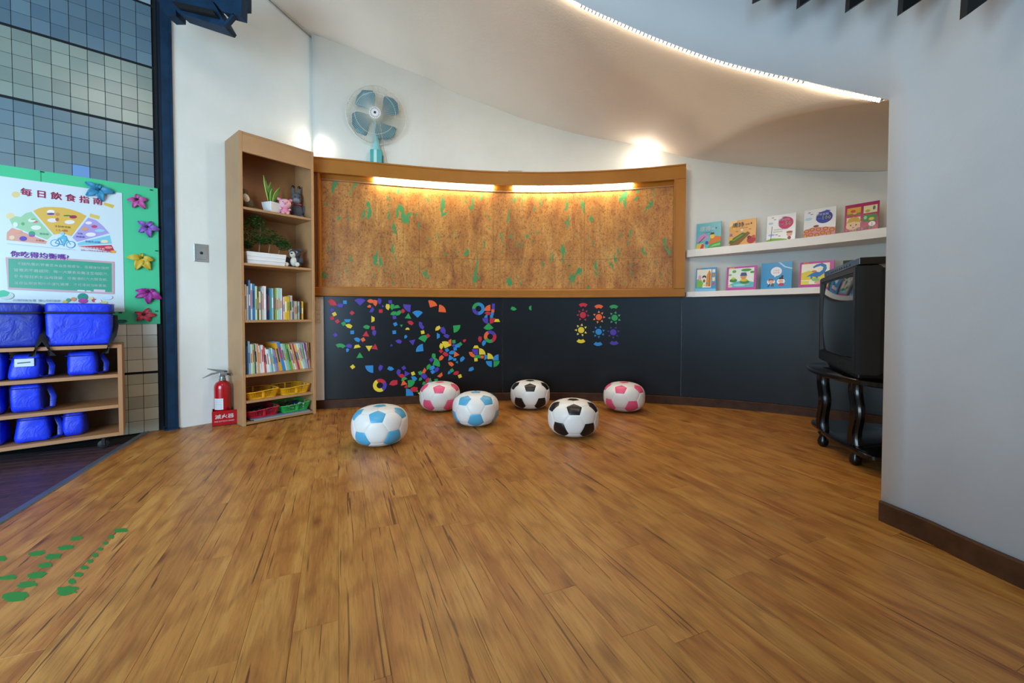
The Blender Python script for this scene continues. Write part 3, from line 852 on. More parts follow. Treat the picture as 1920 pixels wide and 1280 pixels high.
quad3('chord_flange', [(322, 2), (328, 10), (404, 28), (398, 18)], 2.58, 0.05, BLACKM, tr)
quad3('gusset', [(392, -10), (398, 0), (418, 22), (452, 31), (453, -10)], 2.60, 0.06, BLUEST, tr)
quad3('brace', [(290, -10), (312, 30), (330, 30), (330, 8), (318, -10)], 2.66, 0.08, BLUEST, tr)
quad3('stay', [(415, 47), (436, 25), (440, 27), (420, 50)], 2.60, 0.03, BLUEST, tr)
quad3('upper_chord', [(330, -60), (330, 4), (453, 4), (453, -60)], 2.66, 0.10, BLUEST, tr)

# ---------------- tall bookcase ----------------
# local frame: origin at the front-left foot, +x along the front, +y to the back
BW = (BKR - BKF).length; BDP = 0.30; BH = 2.10
brz = math.atan2(BD.y, BD.x)
bc = thing('bookcase', 'tall narrow tan laminate bookcase standing against the white wall', 'bookcase', BKF, brz)
def bpx(u, v, depth=0.0):
    """pixel -> (x, z) on the plane `depth` behind the bookcase front"""
    return plane_hit(u, v, BKF + BN * depth, BD)
TH = 0.020
box('side_panel', (0, 0, 0, TH, BDP, BH), MDF, bc, 0.0015, 1)
box('side_panel', (BW - TH, 0, 0, BW, BDP, BH), MDF, bc, 0.0015, 1)
box('top_panel', (TH, 0.004, BH - TH, BW - TH, BDP, BH), MDF, bc, 0.001, 1)
box('valance', (TH, 0.0, 1.957, BW - TH, 0.018, BH - TH - 0.0005), MDF, bc, 0.001, 1)
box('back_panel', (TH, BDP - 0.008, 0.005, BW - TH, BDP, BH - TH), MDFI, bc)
SH = {}
for nm, v in (('A', 386.4), ('B', 491.9), ('C', 600), ('D', 703.6), ('E', 753.0), ('F', 793)):
    SH[nm] = bpx(456, v)[1]
    box('shelf', (TH, 0.004, SH[nm] - 0.018, BW - TH, BDP - 0.008, SH[nm]), MDF if nm in 'AF' else MDF, bc, 0.001, 1)
def BL(x, y, z): return BKF + BD * x + BN * y + Vector((0, 0, z))

def book(x0, w_, z0, h_, dep, y0, lean, color, label, cat='book', group='children\'s books on the bookcase', band=None, name='picture_book'):
    t = thing(name, label, cat, BL(x0, y0, z0), brz, group)
    cv = mat('cover_' + color, color, 0.4)
    mb = MB()
    mb.box(0, 0, 0, 0.0012, dep, h_); mb.box(w_ - 0.0012, 0, 0, w_, dep, h_); mb.box(0.0012, 0, 0, w_ - 0.0012, 0.0012, h_)
    c_ = mb.build('cover', cv, t)
    pg = box('pages', (0.0014, 0.0016, 0.002, w_ - 0.0014, dep - 0.004, h_ - 0.003), mat('paper', 'EDE8DA', 0.8), t)
    if band:
        bmats = mat('band_' + band[0], band[0], 0.5)
        mb = MB()
        a, b = band[1][-1]; mb.box(w_ * 0.25, -0.0004, a * h_, w_ * 0.75, 0.0, b * h_)
        mb.build('spine_print', bmats, t)
    t.rotation_euler = Matrix.Rotation(brz, 3, 'Z').to_euler() if not lean else (Matrix.Rotation(brz, 3, 'Z') @ Matrix.Rotation(lean, 3, 'Y')).to_euler()
    return t
cname = {}
def ordn(n): return ['first', 'second', 'third', 'fourth', 'fifth', 'sixth', 'seventh', 'eighth', 'ninth', 'tenth', 'eleventh', 'twelfth', 'thirteenth', 'fourteenth', 'fifteenth', 'sixteenth', 'seventeenth', 'eighteenth', 'nineteenth', 'twentieth', 'twenty-first', 'twenty-second', 'twenty-third', 'twenty-fourth', 'twenty-fifth', 'twenty-sixth', 'twenty-seventh', 'twenty-eighth', 'twenty-ninth', 'thirtieth', 'thirty-first', 'thirty-second', 'thirty-third', 'thirty-fourth', 'thirty-fifth', 'thirty-sixth', 'thirty-seventh', 'thirty-eighth', 'thirty-ninth', 'fortieth'][n]
rb = random.Random(11)
BK1 = [(95, 108, 215, 'D8C9A8', 'cream'), (108, 122, 215, 'C7A27E', 'tan'), (122, 140, 140, 'E6E4DA', 'white'), (141, 162, 160, 'CFE0E4', 'pale blue'), (163, 186, 92, '5B86B8', 'steel blue'), (187, 208, 130, 'CFE4F0', 'ice blue'), (209, 236, 135, '2F78C0', 'bright blue'), (237, 262, 160, 'C9E3B4', 'pale green'), (263, 279, 230, '5A4438', 'dark brown'), (280, 302, 222, 'E3D5B8', 'cream'), (303, 317, 240, '7FA36C', 'green'), (318, 335, 180, 'C9CCD0', 'light grey'), (336, 366, 160, 'EDEDEE', 'white'), (367, 385, 250, '1D2A48', 'navy'), (386, 400, 190, '2B3A5E', 'dark blue'), (401, 424, 185, '3F8FA6', 'teal'), (425, 448, 185, '8CC3D4', 'sky blue'), (449, 462, 185, '7A4B3A', 'brown'), (463, 482, 185, '8FAE3C', 'lime green'), (483, 500, 182, 'BFE0C0', 'mint'), (501, 522, 182, 'A8D8DC', 'aqua'), (523, 547, 185, 'CFE6EC', 'pale aqua'), (548, 558, 270, 'C05A86', 'pink'), (559, 574, 285, 'E8E6DE', 'white'), (575, 600, 278, 'E8C234', 'yellow'), (601, 627, 278, 'DDB42C', 'golden yellow'), (628, 636, 272, '8A8F98', 'grey'), (637, 674, 268, 'E6EEF2', 'white'), (675, 689, 320, '5C7088', 'slate blue'), (690, 703, 330, 'B9B2A4', 'grey'), (704, 725, 332, 'CBBFA4', 'beige'), (726, 741, 335, '5E9E70', 'green'), (742, 756, 335, 'BBD8E4', 'pale blue'), (757, 769, 335, '8A2430', 'dark red'), (770, 779, 340, '22242A', 'black'), (780, 800, 335, 'E2C437', 'yellow')]
bands = ['C8384A', '2F68B0', '3C3C44', '4A9E58', 'E08A2C', 'FFFFFF']
for i, (xa, xb, yt, col, nm) in enumerate(BK1):
    ua, ub = 440 + xa / 6.095, 440 + xb / 6.095; vt = 510 + yt / 6.095
    a, _ = bpx(ua, 600, 0.03); b, _ = bpx(ub, 600, 0.03); _, zt = bpx((ua + ub) / 2, vt, 0.03)
    if i > 26: y0 = 0.05
    else: y0 = 0.03
    bd = rb.choice(bands); seg = [(0.06, 0.14), (rb.uniform(0.3, 0.4), rb.uniform(0.6, 0.85))]
    if bd == col: bd = '3C3C44'
    book(a + 0.0006, max(0.004, b - a - 0.0012), SH['C'] + 0.0005, zt - SH['C'], rb.uniform(0.17, 0.20), y0 + rb.uniform(0, 0.006), 0, col, '%s spined picture book, %s from the left on the upper book shelf' % (nm, ordn(i)), band=(bd, seg), group='upright picture books on the upper book shelf')
# lower, leaning row: (bottom x, top x, top y, width in zoom px, colour)
BK2 = [(104, 102, 800, 16, '4F8A6E', 'green'), (120, 106, 742, 14, '274E5C', 'dark teal'), (134, 126, 850, 20, '2E6CB4', 'blue'), (154, 142, 792, 24, '9CC6DC', 'light blue'), (178, 172, 826, 26, 'E4EEF0', 'white'), (204, 192, 826, 24, '9FC98A', 'light green'), (228, 212, 822, 12, '3E3A52', 'dark purple'), (240, 214, 820, 28, 'D8CDBE', 'beige'), (268, 242, 822, 20, 'C9A27C', 'tan'), (288, 256, 842, 22, 'E2E4E2', 'white'), (310, 290, 836, 28, 'EADFE0', 'pale pink'), (338, 312, 850, 24, 'C95A4C', 'red'), (362, 330, 870, 20, 'DCEAF4', 'ice blue'), (382, 350, 885, 20, 'E6EEEE', 'white'), (402, 368, 885, 20, 'A9D0DC', 'pale blue'), (422, 388, 886, 18, '6FB0B8', 'teal'), (440, 406, 872, 18, 'C8DCE0', 'pale grey blue'), (458, 424, 884, 18, '8FB7CC', 'dusty blue'), (476, 436, 888, 18, '9A7FA8', 'mauve'), (494, 452, 892, 18, 'A8A8B0', 'grey'), (512, 448, 812, 34, 'E0A428', 'orange yellow'), (546, 474, 806, 36, '2F8AD6', 'bright blue'), (582, 510, 822, 20, 'C8D8B0', 'pale green'), (602, 528, 822, 20, 'A6CDE0', 'light blue'), (622, 548, 824, 20, '7FC0A0', 'mint green'), (642, 574, 826, 22, '6FAF3C', 'grass green'), (664, 598, 828, 20, 'C9B99A', 'khaki'), (684, 622, 890, 22, 'E6E2D6', 'off-white'), (706, 634, 822, 18, 'D8A868', 'light orange'), (724, 656, 822, 26, 'B0387E', 'magenta'), (750, 668, 824, 24, 'E4C040', 'yellow'), (774, 694, 822, 22, 'D6E4EE', 'pale blue'), (796, 722, 820, 18, 'BFE0DC', 'pale aqua'), (814, 746, 818, 14, '9EC4A8', 'sage'), (828, 772, 812, 12, 'C8B0D4', 'lilac'), (840, 792, 810, 10, '8E4F9E', 'purple'), (850, 812, 808, 10, 'D8C6A0', 'cream'), (860, 834, 806, 11, 'B07848', 'brown')]
rb = random.Random(12)
for i, (xb, xt, yt, ww, col, nm) in enumerate(BK2):
    ua = 440 + xb / 6.095; ut = 440 + xt / 6.095; vt = 510 + yt / 6.095
    a, _ = bpx(ua, 690, 0.03); b, _ = bpx(ua + ww / 6.095, 690, 0.03); tx, zt = bpx(ut, vt, 0.03)
    h_ = math.hypot(tx - a, zt - SH['D']); lean = -math.asin(max(-0.5, min(0.5, (a - tx) / h_)))
    bd = rb.choice(bands); seg = [(0.05, 0.13), (rb.uniform(0.3, 0.4), rb.uniform(0.6, 0.85))]
    w_ = max(0.004, (b - a) * math.cos(lean) - 0.0010)
    book(a + 0.004, w_, SH['D'] + 0.0005 + 0.0 * w_, h_, rb.uniform(0.17, 0.20), 0.03 + rb.uniform(0, 0.006), lean, col, '%s spined thin book, %s from the left on the lower book shelf' % (nm, ordn(i)), band=(bd, seg), group='leaning picture books on the lower book shelf', name='thin_book')

# ---- baskets ----
def basket(x0, x1, y0, y1, z, col, label, hgt=0.062, fill=None):
    w_, d_ = x1 - x0, y1 - y0; cxx, cyy = (x0 + x1) / 2, (y0 + y1) / 2
    p = BL(cxx, cyy, z + 0.001)
    t = thing('plastic_basket', label, 'basket', p, brz, 'plastic baskets at the bottom of the bookcase')
    m = mat('plastic_' + col, col, 0.35)
    tx, ty = 0.80, 0.80
    # rim loop with a wavy dip along the front
    def rimpt(a, k=1.0):
        # rounded rectangle
        c, s = math.cos(a), math.sin(a)
        e = 0.28
        x = math.copysign(abs(c) ** e, c) * w_ / 2 * k; y = math.copysign(abs(s) ** e, s) * d_ / 2 * k
        return x, y
    NR_ = 64; pts = []
    for i in range(NR_):
        a = 2 * PI * i / NR_; x, y = rimpt(a)
        dip = 0.010 / (1 + math.exp(-(x / w_) * 26)) if y < 0 else 0.010
        pts.append((x, y, hgt - 0.010 + dip))
    tube('rim', pts, 0.0035, m, t, 6, True)
    mb = MB(); NV = 72
    for i in range(NV):
        a = 2 * PI * i / NV
        xt_, yt_ = rimpt(a, 0.985); xb_, yb_ = rimpt(a, 0.84)
        dip = 0.010 / (1 + math.exp(-(xt_ / w_) * 26)) if yt_ < 0 else 0.010
        V, Fc = tube_v([(xb_, yb_, 0.004), (xt_, yt_, hgt - 0.010 + dip)], 0.0014, 4); mb.add(V, Fc)
    for k in range(1, 7):
        f = k / 7; kk = 0.84 + 0.145 * f
        V, Fc = tube_v([(rimpt(2 * PI * i / NR_, kk)[0], rimpt(2 * PI * i / NR_, kk)[1], 0.004 + (hgt - 0.012) * f) for i in range(NR_)], 0.0012, 4, True); mb.add(V, Fc)
    stuff(mb.build('lattice', m, t))
    pb = [rimpt(2 * PI * i / 48, 0.845) for i in range(48)]
    V = [(x, y, 0.0) for x, y in pb] + [(x, y, 0.012) for x, y in pb]
    mesh('base', V, [tuple(range(47, -1, -1)), tuple(range(48, 96))] + [(i, (i + 1) % 48, (i + 1) % 48 + 48, i + 48) for i in range(48)], m, t)
    box('corner_rib', (-0.010, -d_ / 2 * 0.93, 0.004, 0.008, -d_ / 2 * 0.905, hgt - 0.006), m, t, 0.001, 1)
    box('divider_clip', (-0.006, d_ / 2 * 0.86, 0.004, 0.006, d_ / 2 * 0.88, hgt + 0.004), m, t, 0.001, 1)
    if fill:
        rf = random.Random(int(cxx * 1000)); mb = MB(); cols = fill
        for k in range(40):
            x, y = rf.uniform(-0.38, 0.38) * w_, rf.uniform(-0.36, 0.36) * d_
            a = rf.uniform(0, PI); L = rf.uniform(0.02, 0.05); zz = 0.016 + rf.uniform(0, 0.030)
            V, Fc = tube_v([(x - L * 0.5 * math.cos(a), y - L * 0.5 * math.sin(a), zz), (x + L * 0.5 * math.cos(a), y + L * 0.5 * math.sin(a), zz + rf.uniform(-0.004, 0.01))], rf.uniform(0.004, 0.009), 6)
            mb.add(V, Fc, rf.randrange(len(cols)))
        o = mesh('small_toys', [p + Matrix.Rotation(brz, 3, 'Z') @ Vector(v) for v in mb.V], mb.F, [mat('toy_' + c, c, 0.5) for c in cols], None, True, True, mb.M)
        tag(o, 'jumble of small dark toy pieces lying in the ' + label.split()[0] + ' basket', 'toys'); stuff(o)
    return t
basket(0.026, 0.258, 0.012, 0.25, SH['E'], 'E8A818', 'yellow lattice basket, the left one of the two yellow ones')
basket(0.264, 0.492, 0.012, 0.25, SH['E'], 'EBB018', 'yellow lattice basket, the right one of the two yellow ones')
zz = SH['F'] + 0.014
basket(0.034, 0.262, 0.016, 0.25, zz, 'C41E34', 'red lattice basket on the bottom board of the bookcase', fill=['1C1C2C', '2A2A3A', '3A4A6A', '15151C'])
basket(0.268, 0.496, 0.016, 0.25, zz, '2FB052', 'green lattice basket on the bottom board of the bookcase', fill=['1E2A5A', 'D8D8DC', '22242C', '3A4A8A'])
o = box('document_folder', (0, 0, 0, 0.40, 0.24, 0.006), mat('pale_grey_blue_card', '9AA4B4', 0.4), None, 0.001, 1, BL(0.075, 0.003, SH['F'] + 0.0005), (0, 0, brz))
tag(o, 'thin grey-blue folder lying under the red and green baskets', 'folder')
o = box('document_folder', (0, 0, 0, 0.42, 0.25, 0.006), mat('grey_blue_card', '6B7488', 0.5), None, 0.001, 1, BL(0.055, 0.010, SH['F'] + 0.0070), (0, 0, brz))
tag(o, 'darker grey-blue folder lying on the paler folder under the baskets', 'folder')

# ---- plants ----
LEAF = mat('leaf_green', '3E7A2E', 0.4); LEAFY = mat('leaf_yellow_edge', 'B9C850', 0.4); POT = mat('white_glazed_pot', 'E6E9EA', 0.25); SOIL = mat('soil', '2C2018', 0.9)
def taper_box(name, w0, w1, h, m, parent, z0=0.0, d0=None, d1=None, bev=0.003):
    d0 = d0 or w0; d1 = d1 or w1
    V = [(-w0, -d0, z0), (w0, -d0, z0), (w0, d0, z0), (-w0, d0, z0), (-w1, -d1, z0 + h), (w1, -d1, z0 + h), (w1, d1, z0 + h), (-w1, d1, z0 + h)]
    me = rawmesh(name, V, BOXF, m); bevel_me(me, bev, 2); return link(name, me, parent)
xs, _ = bpx(508.5, 395, 0.10)
pl = thing('snake_plant', 'small snake plant with yellow-edged leaves in a square white pot', 'potted plant', BL(xs, 0.09, SH['A'] + 0.0005), brz + 0.35)
taper_box('pot', 0.036, 0.050, 0.082, POT, pl)
box('soil', (-0.044, -0.044, 0.0822, 0.044, 0.044, 0.086), SOIL, pl)
for (x, y, tx, ty, h, ww) in ((-0.020, 0.0, -0.075, -0.01, 0.185, 0.017), (0.0, 0.01, 0.004, 0.01, 0.160, 0.023), (0.008, -0.015, 0.062, -0.02, 0.135, 0.018), (-0.012, -0.01, -0.022, -0.03, 0.10, 0.012), (0.02, 0.0, 0.125, 0.0, 0.070, 0.014)):
    mb = MB(); n = 9
    V = []
    for i in range(n + 1):
        f = i / n; w_ = ww * (0.55 + 0.9 * math.sin(PI * min(1, f * 0.8 + 0.08))) * (1 - f ** 5) / 1.3
        cx_, cy_ = x + (tx - x) * f ** 1.5, y + (ty - y) * f ** 1.5; z = 0.084 + h * f
        for k, o_ in enumerate((-1, -0.72, 0, 0.72, 1)):
            V.append((cx_ + o_ * w_, cy_ + 0.005 * (o_ * o_) - 0.003, z))
    Fc = []; M = []
    for i in range(n):
        for k in range(4): Fc.append((i * 5 + k, i * 5 + k + 1, i * 5 + 6 + k, i * 5 + 5 + k)); M.append(1 if k in (0, 3) else 0)
    lf = mesh('leaf', V, Fc, [LEAF, LEAFY], pl, True, False, M)
    md = lf.modifiers.new('thickness', 'SOLIDIFY'); md.thickness = 0.002
# tree-like plant in a long planter
xa, _ = bpx(461, 480, 0.04); xb, _ = bpx(536, 480, 0.04)
pc = BL((xa + xb) / 2, 0.085, SH['B'] + 0.0005); pw2 = (xb - xa) / 2
tp = thing('bonsai_planter', 'small-leaved bushy green plant in a long white plastic planter', 'potted plant', pc, brz)
taper_box('planter', pw2 * 0.93, pw2, 0.088, mat('white_plastic_ribbed', 'E9ECEE', 0.35), tp, 0, 0.050, 0.058)
for zz_ in (0.028, 0.056): box('planter_rib', (-pw2 * 0.965, -0.0585, zz_, pw2 * 0.965, -0.050, zz_ + 0.004), mat('white_plastic_ribbed', 'E9ECEE'), tp, 0.001, 1)
box('soil', (-pw2 * 0.92, -0.048, 0.0885, pw2 * 0.92, 0.048, 0.092), SOIL, tp)
for (x, x2, h) in ((-0.105, -0.12, 0.19), (-0.035, -0.02, 0.27), (0.03, 0.05, 0.17), (0.10, 0.12, 0.10)):
    tube('stem', [(x, 0.0, 0.09), (x * 0.8 + x2 * 0.2 + 0.006, 0.004, 0.09 + h * 0.35), (x2, 0.0, 0.09 + h * 0.8)], [0.005, 0.004, 0.0025], mat('pale_bark', '8A7456', 0.7), tp, 6)
rf = random.Random(8); mb = MB()
blobs = [(-0.13, 0.0, 0.225, 0.075, 0.07), (-0.06, 0.0, 0.315, 0.075, 0.05), (0.0, -0.01, 0.235, 0.095, 0.06), (0.085, -0.01, 0.20, 0.085, 0.045), (0.135, -0.015, 0.165, 0.06, 0.04), (-0.12, 0, 0.14, 0.05, 0.03), (-0.02, 0, 0.18, 0.07, 0.03)]
for k in range(3600):
    bx_, by_, bz_, r1, r2 = blobs[rf.randrange(len(blobs))]
    while True:
        q = Vector((rf.uniform(-1, 1), rf.uniform(-1, 1), rf.uniform(-1, 1)))
        if q.length < 1: break
    c_ = Vector((bx_ + q.x * r1, by_ + q.y * 0.055, bz_ + q.z * r2))
    if c_.x > 0.19 or c_.x < -((xa + xb) / 2 - 0.03): continue
    a = rf.uniform(0, 2 * PI); t_ = rf.uniform(-0.8, 0.8); s_ = rf.uniform(0.006, 0.010)
    R3 = Matrix.Rotation(a, 3, 'Z') @ Matrix.Rotation(t_, 3, 'X')
    mb.add([c_ + R3 @ Vector(v) for v in ((-s_, 0, 0), (0, -s_ * 0.55, 0.001), (s_, 0, 0), (0, s_ * 0.55, 0.001))], [(0, 1, 2, 3)], rf.randrange(3))
stuff(mb.build('foliage', [mat('foliage_dark', '1F4A22', 0.45), mat('foliage_mid', '2E5F28', 0.45), mat('foliage_light', '3F7430', 0.45)], tp))

# ---- plush toys (plain generic animals) ----
def plush(name, c, b): return mat(name, c, 0.95, bump=(90, b))
GREY = plush('knit_grey', '5A5E66', 0.5); PINK = plush('knit_pink', 'E08CA8', 0.5); PINKL = plush('knit_light_pink', 'EDB4C2', 0.5); WOOL = plush('plush_white', 'D8D4C6', 0.6); DGREY = plush('plush_dark_grey', '3E444E', 0.6); BRN = plush('plush_brown', '5C5038', 0.6); EYE = mat('bead_black', '0C0C10', 0.15)
xk, _ = bpx(557, 400, 0.16)
t = thing('plush_donkey', 'tall grey knitted toy donkey with black-tipped ears behind the pink pig', 'plush toy', BL(xk, 0.155, SH['A'] + 0.0005), brz - 0.3)
ellip('body', (0, 0, 0.062), (0.048, 0.045, 0.064), GREY, t)
ellip('head', (-0.005, -0.012, 0.168), (0.038, 0.036, 0.050), GREY, t)
ellip('muzzle', (-0.008, -0.036, 0.145), (0.028, 0.026, 0.024), mat('knit_light_grey', '8B8F96', 0.95), t)
for sx in (-1, 1):
    e = ellip('ear', (sx * 0.022 - 0.006, 0, 0.232), (0.013, 0.008, 0.036), GREY, t)
    ellip('ear_tip', (sx * 0.022 - 0.006, 0, 0.262), (0.0125, 0.009, 0.014), EYE, e)
    ellip('eye', (sx * 0.016 - 0.006, -0.046, 0.176), (0.007, 0.004, 0.006), mat('bead_plum', '4A2A3A', 0.3), t, 10)
    ellip('arm', (sx * 0.050, -0.012, 0.085), (0.014, 0.016, 0.034), GREY, t)
    ellip('foot', (sx * 0.026, -0.040, 0.018), (0.020, 0.024, 0.018), GREY, t)
ellip('collar', (0, -0.006, 0.122), (0.036, 0.036, 0.008), PINK, t)
xk, _ = bpx(534, 405, 0.07)
t = thing('plush_pig', 'small pink knitted toy pig sitting in front of the grey donkey', 'plush toy', BL(xk, 0.065, SH['A'] + 0.0005), brz - 0.25)
ellip('body', (0, 0, 0.030), (0.034, 0.030, 0.032), PINK, t)
ellip('head', (0, -0.006, 0.088), (0.043, 0.038, 0.038), PINKL, t)
ellip('snout', (-0.006, -0.042, 0.084), (0.011, 0.010, 0.009), PINK, t, 12)
for sx in (-1, 1):
    ellip('ear', (sx * 0.036, 0.0, 0.118), (0.020, 0.007, 0.012), PINK, t, 12, Matrix.Rotation(-sx * 0.5, 3, 'Y'))
    ellip('eye', (sx * 0.015 - 0.004, -0.041, 0.095), (0.0035, 0.003, 0.004), EYE, t, 8)
    ellip('arm', (sx * 0.030, -0.018, 0.044), (0.009, 0.016, 0.009), PINKL, t, 12)
    ellip('foot', (sx * 0.016, -0.026, 0.011), (0.012, 0.014, 0.011), PINKL, t, 12)
xk, _ = bpx(552, 485, 0.09)
t = thing('plush_bear', 'grey and white fluffy toy bear with round eye beside the planter', 'plush toy', BL(xk, 0.075, SH['B'] + 0.0005), brz - 0.75)
ellip('body', (0, 0, 0.045), (0.048, 0.045, 0.050), DGREY, t)
ellip('belly', (0, -0.018, 0.046), (0.030, 0.034, 0.040), WOOL, t)
ellip('head', (0, -0.010, 0.108), (0.045, 0.042, 0.036), DGREY, t)
ellip('muzzle', (-0.004, -0.036, 0.100), (0.024, 0.026, 0.026), WOOL, t)
ellip('nose', (-0.004, -0.062, 0.106), (0.008, 0.004, 0.006), EYE, t, 10)
for sx in (-1, 1):
    ellip('ear', (sx * 0.036, 0.002, 0.138), (0.015, 0.010, 0.014), WOOL if sx < 0 else DGREY, t, 12)
    e = ellip('eye', (sx * 0.022, -0.040, 0.118), (0.0085, 0.005, 0.0085), mat('eye_white', 'D8DCE0', 0.3), t, 12)
    ellip('pupil', (sx * 0.022, -0.0445, 0.118), (0.0055, 0.003, 0.0055), EYE, e, 10)
    ellip('arm', (sx * 0.050, -0.014, 0.055), (0.016, 0.018, 0.028), DGREY, t, 12)
    l_ = ellip('leg', (sx * 0.038, -0.045, 0.018), (0.020, 0.030, 0.018), DGREY, t, 12)
    ellip('paw', (sx * 0.040, -0.070, 0.019), (0.018, 0.013, 0.018), WOOL, l_, 12)
xk, _ = bpx(462, 378, 0.12)
t = thing('plush_bird', 'brown toy animal with pale belly leaning at the left end of the top shelf', 'plush toy', BL(0.078, 0.11, SH['A'] + 0.0005), brz)
ellip('body', (0.005, 0, 0.050), (0.040, 0.045, 0.056), BRN, t, 16, Matrix.Rotation(-0.5, 3, 'Y'))
ellip('belly', (-0.012, -0.028, 0.078), (0.022, 0.022, 0.036), WOOL, t, 14, Matrix.Rotation(-0.3, 3, 'Y'))
ellip('head', (-0.016, -0.002, 0.122), (0.026, 0.030, 0.026), BRN, t)
ellip('tail', (0.062, -0.01, 0.016), (0.046, 0.016, 0.012), BRN, t, 14, Matrix.Rotation(0.25, 3, 'Y'))
ellip('ear', (-0.022, 0.02, 0.150), (0.010, 0.006, 0.012), BRN, t, 10)

# ---------------- fire extinguisher and its red box ----------------
RED = mat('fire_red', 'AC0E1C', 0.22, coat=0.4)
def FL_(u, v): return floor(u, v)
fl0 = BL(0.0, 0.0, 0) 
er = brz - 0.02
eo = floor(397.5, 800.5)
eb = thing('extinguisher_box', 'low red box labelled as fire extinguisher stand on the floor', 'extinguisher stand', eo, math.atan2((floor(444, 794.7) - eo).y, (floor(444, 794.7) - eo).x))
ew = (floor(444.3, 794.7) - eo).length; eh = 0.108; ed = 0.118
mb = MB()
mb.box(0, 0, 0.006, ew, 0.004, eh); mb.box(0, ed - 0.004, 0.006, ew, ed, eh); mb.box(0, 0.004, 0.006, 0.004, ed - 0.004, eh); mb.box(ew - 0.004, 0.004, 0.006, ew, ed - 0.004, eh)
mb.build('tray', RED, eb); box('base', (0.003, 0.003, 0, ew - 0.003, ed - 0.003, 0.010), mat('dark_red', '4E0A10', 0.5), eb)
tfm = lambda x, y, L: Vector((x, -0.0006 - 0.0002 * L, y))
picture('lettering', [('FFFFFF', ('T', '滅火器', ew * 0.5, 0.068, 0.034, 0.009, 1.12)), ('F6E8E8', ('T', 'FIRE EXTINGUISHER', ew * 0.5, 0.034, 0.0135, 0.008, 1.0))], tfm, eb)
erm = Matrix.Rotation(eb.rotation_euler.z, 3, 'Z')
ec = eo + erm @ Vector((ew * 0.44, ed * 0.55, 0.0))
ex = thing('fire_extinguisher', 'red fire extinguisher with silver lever head standing in the red box', 'fire extinguisher', (ec.x, ec.y, 0.0105), eb.rotation_euler.z)
rr = 0.053
lathe('cylinder', [(rr * 0.9, 0), (rr, 0.006), (rr, 0.255), (rr * 0.96, 0.275), (rr * 0.78, 0.295), (rr * 0.45, 0.306), (0.019, 0.310)], RED, ex, 32)
lathe('neck_collar', [(0.022, 0.3105), (0.022, 0.322), (0.018, 0.324), (0.018, 0.340), (0.013, 0.345)], mat('grey_metal', '8C9294', 0.35, 0.7), ex, 20)
V = []; Fc = []
for i in range(9):
    a = math.radians(205 + i * 8.5)
    for z in (0.105, 0.185): V.append(((rr + 0.0006) * math.cos(a), (rr + 0.0006) * math.sin(a), z))
for i in range(8): Fc.append((2 * i, 2 * i + 2, 2 * i + 3, 2 * i + 1))
lb_ = mesh('paper_label', V, Fc, mat('label_white', 'D8DCE0', 0.5), ex, True)
mb = MB()
for k in range(9):
    z = 0.178 - k * 0.008
    V = []
    for i in range(7):
        a = math.radians(209 + i * 9.0)
        for dz in (0, 0.0022): V.append(((rr + 0.0012) * math.cos(a), (rr + 0.0012) * math.sin(a), z - dz))
    mb.add(V, [(2 * i, 2 * i + 1, 2 * i + 3, 2 * i + 2) for i in range(6)])
mb.build('printed_lines', mat('label_ink', '8A9098', 0.6), lb_)
ALU = mat('brushed_metal', 'A4A8AC', 0.3, 0.85)
box('valve_head', (-0.020, -0.013, 0.345, 0.030, 0.013, 0.368), ALU, ex, 0.004, 2)
lv = prism('lever', [(0.034, 0.372), (0.022, 0.384), (-0.030, 0.392), (-0.088, 0.403), (-0.090, 0.400), (-0.032, 0.376), (0.0, 0.366)], -0.009, 0.009, ALU, ex)
prism('carry_handle', [(-0.010, 0.366), (-0.060, 0.356), (-0.118, 0.334), (-0.116, 0.338), (-0.066, 0.368), (-0.012, 0.376)], -0.010, 0.010, ALU, ex)
box('safety_pin', (0.010, -0.017, 0.372, 0.030, 0.017, 0.377), mat('pin_black', '1C1C1E', 0.4), ex, 0.001, 1)
tube('discharge_nozzle', [(0.024, 0, 0.355), (0.040, 0, 0.352), (0.052, 0, 0.349)], [0.008, 0.007, 0.010], mat('pin_black', '1C1C1E'), ex, 10)

